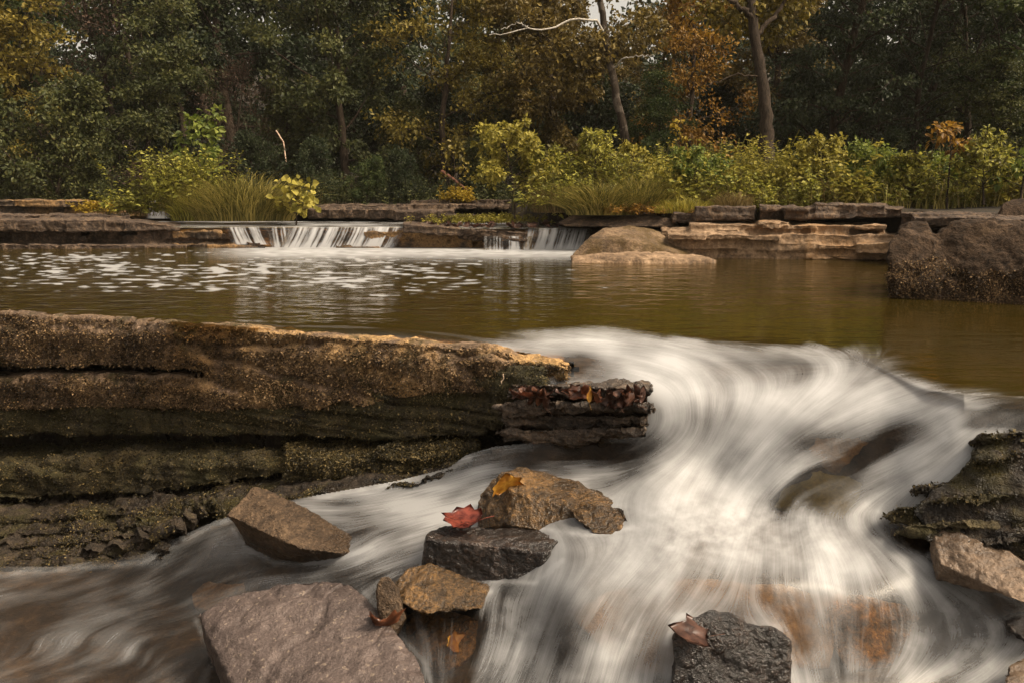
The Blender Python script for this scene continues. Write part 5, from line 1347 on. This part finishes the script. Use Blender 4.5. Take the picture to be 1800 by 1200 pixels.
shrub('orange_sapling', 'slender sapling with a few yellow orange leaves left of the straight trunk', 1262, 335, 10.4, 0.85, 0.22, 0, 0.05, 'leaf_orange', 37, limbs=8, per=4, stemr=0.008)
shrub('orange_sapling', 'slender yellowing sapling right of the pale leaning trunk', 1175, 335, 10.8, 0.95, 0.25, 0, 0.05, 'leaf_yellow', 38, limbs=8, per=4, stemr=0.008)
shrub('young_sapling', 'small green sapling at the right edge of the bank', 1795, 345, 8.6, 0.42, 0.3, 0, 0.07, 'leaf_bright', 39, limbs=9, per=6)

# far wood: one mass of foliage behind the back row
r = np.random.default_rng(5)
n = 60000
X = r.uniform(-26, 26, n); Y = r.uniform(25, 33, n)
top = 4.6 + 1.2 * fbm(np.stack([X * .5, Y * 0.2, 0 * X], 1), 3) - 3.6 * np.exp(-((X - 2.6) / 3.6) ** 2) - 2.2 * np.exp(-((X + 4.2) / 1.2) ** 2)
Zt = bank(X, Y)
Z = Zt + r.random(n) ** 0.75 * (top + 0.3 * (Y - 25))
P = np.stack([X, Y, Z], 1)
kp = fbm(P * 1.3, 3) > -0.18
P = P[kp]; n = len(P)
L = 0.22 * r.uniform(.6, 1.3, n)
V, F = leaves(P, unit(r.normal(size=(n, 3))), unit(r.normal(size=(n, 3)) + np.array([0, -.3, .6])), L, L * .4, r)
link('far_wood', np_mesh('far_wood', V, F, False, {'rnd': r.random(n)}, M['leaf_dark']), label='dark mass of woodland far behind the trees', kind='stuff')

# ================================================================= FALLEN LEAVES, TWIGS
def mat_dead(name, a, b, rough=0.4):
    m, nt = newmat(name)
    tc = N(nt, 'ShaderNodeTexCoord')
    n1 = noise(nt, tc.outputs['Object'], 30, 4, 0.6, 0.5)
    col = ramp(nt, n1, [(0.38, a), (0.62, b)])
    bs = N(nt, 'ShaderNodeBsdfPrincipled', None, Base_Color=col, Roughness=rough)
    N(nt, 'ShaderNodeOutputMaterial', None, Surface=bs.outputs[0])
    return m
M['dead_red'] = mat_dead('wet_red_leaf', (0.09, 0.016, 0.011), (0.34, 0.085, 0.055), 0.2)
M['dead_yellow'] = mat_dead('yellow_orange_leaf', (0.40, 0.16, 0.02), (0.60, 0.33, 0.05), 0.35)
M['dead_brown'] = mat_dead('brown_dead_leaf', (0.04, 0.018, 0.012), (0.15, 0.07, 0.045), 0.3)
M['dead_rust'] = mat_dead('rust_dead_leaf', (0.06, 0.02, 0.009), (0.20, 0.075, 0.035), 0.3)
M['dead_pale'] = mat_dead('pale_dry_leaf', (0.28, 0.16, 0.10), (0.55, 0.40, 0.28), 0.6)
SYC = [(0, 0), (.12, .04), (.34, -.06), (.40, .12), (.62, .16), (.48, .34), (.56, .56), (.34, .56), (.22, .70), (.14, .84), (0, 1.0), (-.14, .84), (-.22, .70), (-.34, .56), (-.56, .56), (-.48, .34), (-.62, .16), (-.40, .12), (-.34, -.06), (-.12, .04)]
OVAL = [(0, 0), (.10, .12), (.17, .3), (.19, .5), (.15, .72), (.08, .88), (0, 1), (-.08, .88), (-.15, .72), (-.19, .5), (-.17, .3), (-.10, .12)]
RAG = [(0, 0), (.3, .02), (.5, .12), (.46, .28), (.6, .42), (.45, .55), (.42, .72), (.2, .78), (.06, 1), (-.15, .82), (-.38, .8), (-.42, .58), (-.62, .48), (-.48, .3), (-.52, .1), (-.25, .05)]
def leaf_mesh(name, outline, size, curl, seed, mat, thick=0.0012):
    r = np.random.default_rng(seed)
    bm = bmesh.new()
    o = np.array(outline, float)
    rings = []
    ctr = np.array([0, .45])
    for k, s in enumerate((1.0, .75, .5, .25)):
        p = ctr + (o - ctr) * s
        rings.append([bm.verts.new((x * size, (y - .45) * size, 0)) for x, y in p])
    cv = bm.verts.new((0, 0, 0))
    n = len(o)
    for a, b in zip(rings, rings[1:]):
        for i in range(n): bm.faces.new((a[i], a[(i + 1) % n], b[(i + 1) % n], b[i]))
    for i in range(n): bm.faces.new((rings[-1][i], rings[-1][(i + 1) % n], cv))
    ph = r.uniform(0, 6, 3)
    for v in bm.verts:
        x, y = v.co.x / size, v.co.y / size
        v.co.z = size * curl * (1.2 * x * x + 0.9 * y * y + 0.10 * math.sin(7 * x + ph[0]) + 0.10 * math.sin(6 * y + ph[1]) - 0.25 * math.exp(-(x / .06) ** 2) * .3)
    g = bmesh.ops.solidify(bm, geom=bm.faces[:], thickness=thick)
    # stalk
    a = [Vector((0, -.45 * size, size * curl * .18)), Vector((.02 * size, -.62 * size, size * curl * .45)), Vector((.06 * size, -.78 * size, size * curl * .6))]
    for p, q in zip(a, a[1:]):
        w = .010 * size
        vs = [bm.verts.new(p + Vector(d)) for d in ((w, 0, 0), (0, 0, w), (-w, 0, 0))] + [bm.verts.new(q + Vector(d)) for d in ((w, 0, 0), (0, 0, w), (-w, 0, 0))]
        for i in range(3): bm.faces.new((vs[i], vs[(i + 1) % 3], vs[3 + (i + 1) % 3], vs[3 + i]))
    me = bpy.data.meshes.new(name); bm.to_mesh(me); bm.free()
    for p in me.polygons: p.use_smooth = True
    me.materials.append(mat)
    return me
def fallen(label, px, py, D, size, rot, mat, outline=SYC, curl=0.35, seed=0, group=None, name='fallen_leaf'):
    o = link(name, leaf_mesh(name, outline, size, curl, seed, M[mat]), None, label, 'leaf', group, None, Q(px, py, D))
    o.rotation_euler = [math.radians(a) for a in rot]
    return o
fallen('wet red curled leaf lying on the dark block rock', 812, 912, 2.70, 0.14, (2, -6, 75), 'dead_red', RAG, curl=0.28, seed=1)
fallen('bright yellow leaf draped over the corner of the angular rock', 888, 845, 2.765, 0.10, (62, 14, 200), 'dead_yellow', curl=-0.5, seed=2)
fallen('rusty red leaf stuck on the square block at the bottom', 1212, 1112, 2.065, 0.11, (14, -10, 80), 'dead_brown', curl=0.35, seed=3)
fallen('dark rust leaf caught at the right rim of the flat slab', 668, 1094, 2.385, 0.10, (50, 20, 150), 'dead_rust', curl=0.8, seed=4)
fallen('pale narrow leaf standing upright on the face of the rock ledge', 288, 704, 3.98, 0.125, (80, 8, -8), 'dead_pale', OVAL, 0.2, 5)
fallen('small pale leaf low on the ledge left of the upright leaf', 226, 722, 4.06, 0.05, (75, 20, 30), 'dead_pale', OVAL, 0.3, 6)
fallen('small reddish leaf on the ledge right of the upright leaf', 460, 678, 3.79, 0.05, (80, 0, 10), 'dead_pale', OVAL, 0.3, 7)
fallen('orange leaf hanging over the edge of the stepped ledge', 1036, 694, 2.89, 0.065, (75, 5, 15), 'dead_yellow', OVAL, 0.25, 8)
def on_water(px, py, dz): return 1 / float(tps_eval(zfit, np.array([[px, py]], float))[0]) + dz
fallen('yellow leaf sunk under the streaked water below the peaked rock', 805, 1128, on_water(805, 1128, 0.028), 0.075, (40, 0, 40), 'dead_yellow', RAG, 0.2, 21)
rr = np.random.default_rng(77)
for i in range(46):
    px = rr.uniform(905, 1130); py = 700 + rr.uniform(-10, 6) - 6 * math.sin((px - 905) / 60)
    D = float(np.interp(px, [905, 1000, 1150], [3.03, 2.93, 2.84])) + rr.uniform(-.02, .03)
    fallen('dead brown leaf in the soggy pile on the stepped ledge', px, py, D, rr.uniform(0.05, 0.085), (rr.uniform(0, 90), rr.uniform(-40, 40), rr.uniform(0, 360)), 'dead_brown' if rr.random() < .75 else 'dead_rust', OVAL if rr.random() < .6 else SYC, rr.uniform(.3, .9), 100 + i, 'dead leaves piled on the stepped ledge')
for i in range(34):
    px = rr.uniform(700, 990); D = rr.uniform(9.45, 10.2)
    p = Q(px, 400, D)
    o = fallen('dark dead leaf lying on the wet shelf above the falls', px, 400, D, rr.uniform(.07, .13), (rr.uniform(-30, 30), rr.uniform(-30, 30), rr.uniform(0, 360)), 'dead_brown', SYC, 0.6, 200 + i, 'dead leaves on the far shelf')
    o.location = (p[0], D, 0.235)
def twig(label, pts, r0, mat='dead_pale'):
    b = Q(*pts[0]); P = np.array([Q(*p) for p in pts]) - np.array(b)
    k = np.linspace(0, 1, len(P)); s = np.linspace(0, 1, 10)
    P2 = np.stack([np.interp(s, k, P[:, i]) for i in range(3)], 1); P2[1:-1] += 0.002 * RNG.normal(size=(8, 3))
    v, f = tube(P2, np.linspace(r0, r0 * .5, 10), 6)
    link('twig', np_mesh('twig', v, f, True, None, M[mat]), None, label, 'twig', None, None, b)
twig('thin pale twig leaning on the golden face of the ledge', [(738, 672, 3.40), (752, 660, 3.40), (768, 646, 3.42)], .0035)
twig('thin upright straw against the moss of the ledge', [(737, 690, 3.40), (736, 672, 3.41), (737, 655, 3.42)], .003)
twig('slender straw hanging at the right end of the ledge', [(885, 656, 3.19), (882, 668, 3.19), (879, 685, 3.19)], .0028)
twig('fallen branch lying on the bank behind the terraced ledge', [(776, 302, 13.2), (800, 318, 13.1), (822, 336, 13.0)], .035, 'dead_rust')
twig('bare grey branch hanging below the dense olive tree', [(485, 230, 13.3), (498, 250, 13.3), (503, 285, 13.2), (495, 300, 13.2)], .014)

# ================================================================= HAZE, added to lift the blacks
hm, nt = newmat('black_lift_haze')
pv = N(nt, 'ShaderNodeVolumePrincipled', None, Color=(0.95, 0.86, 0.74, 1), Density=0.0006, Anisotropy=0.0)
N(nt, 'ShaderNodeOutputMaterial', None, Volume=pv.outputs[0])
x0, x1, y0, y1, z0, z1 = -160, 160, -70, 230, -4, 32
hv = np.array([(x, y, z) for z in (z0, z1) for y in (y0, y1) for x in (x0, x1)], float)
hf = np.array([(0, 2, 3, 1), (4, 5, 7, 6), (0, 1, 5, 4), (2, 6, 7, 3), (0, 4, 6, 2), (1, 3, 7, 5)])
link('haze', np_mesh('haze', hv, hf, False, None, hm), label='thin haze added to lift the dark tones of the wood', kind='stuff')
# ================================================================= LIGHT, SKY, CAMERA
SUN_EL, SUN_AZ = math.radians(50), math.atan2(0.62, -0.22)    # azimuth measured from +Y toward +X
sd = Vector((math.sin(SUN_AZ) * math.cos(SUN_EL), math.cos(SUN_AZ) * math.cos(SUN_EL), math.sin(SUN_EL)))
L = bpy.data.lights.new('sun', 'SUN'); L.energy = 1.5; L.angle = math.radians(14); L.color = (1.0, 0.86, 0.66)
lo = bpy.data.objects.new('sun', L); COL.objects.link(lo)
lo.rotation_euler = sd.to_track_quat('Z', 'Y').to_euler(); lo.location = (8, -3, 12)

w = bpy.data.worlds.new('World'); sc.world = w; w.use_nodes = True
nt = w.node_tree; nt.nodes.clear()
sky = N(nt, 'ShaderNodeTexSky', {'sky_type': 'NISHITA', 'sun_disc': False})
sky.sun_elevation = SUN_EL; sky.sun_rotation = SUN_AZ; sky.dust_density = 6.0; sky.air_density = 1.0; sky.ozone_density = 0.5
hs = N(nt, 'ShaderNodeHueSaturation', None, Saturation=0.25, Color=sky.outputs[0])
warm = mixc(nt, 1.0, hs.outputs[0], (1.0, 0.90, 0.76), 'MULTIPLY')
bg = N(nt, 'ShaderNodeBackground', None, Color=warm, Strength=0.085)
N(nt, 'ShaderNodeOutputWorld', None, Surface=bg.outputs[0])

cd = bpy.data.cameras.new('camera'); cam = bpy.data.objects.new('camera', cd); COL.objects.link(cam)
cam.location = (0, 0, CH); cam.rotation_euler = (math.pi / 2 - TH, 0, 0)
cd.sensor_fit = 'HORIZONTAL'; cd.sensor_width = 36.0; cd.lens = 36.0 * FPX / 1800.0
cd.clip_start = 0.05; cd.clip_end = 1000
sc.camera = cam
sc.view_settings.view_transform = 'Standard'; sc.view_settings.look = 'None'
sc.view_settings.exposure = 1.58; sc.view_settings.gamma = 1.0
sc.cycles.max_bounces = 8; sc.cycles.transparent_max_bounces = 12
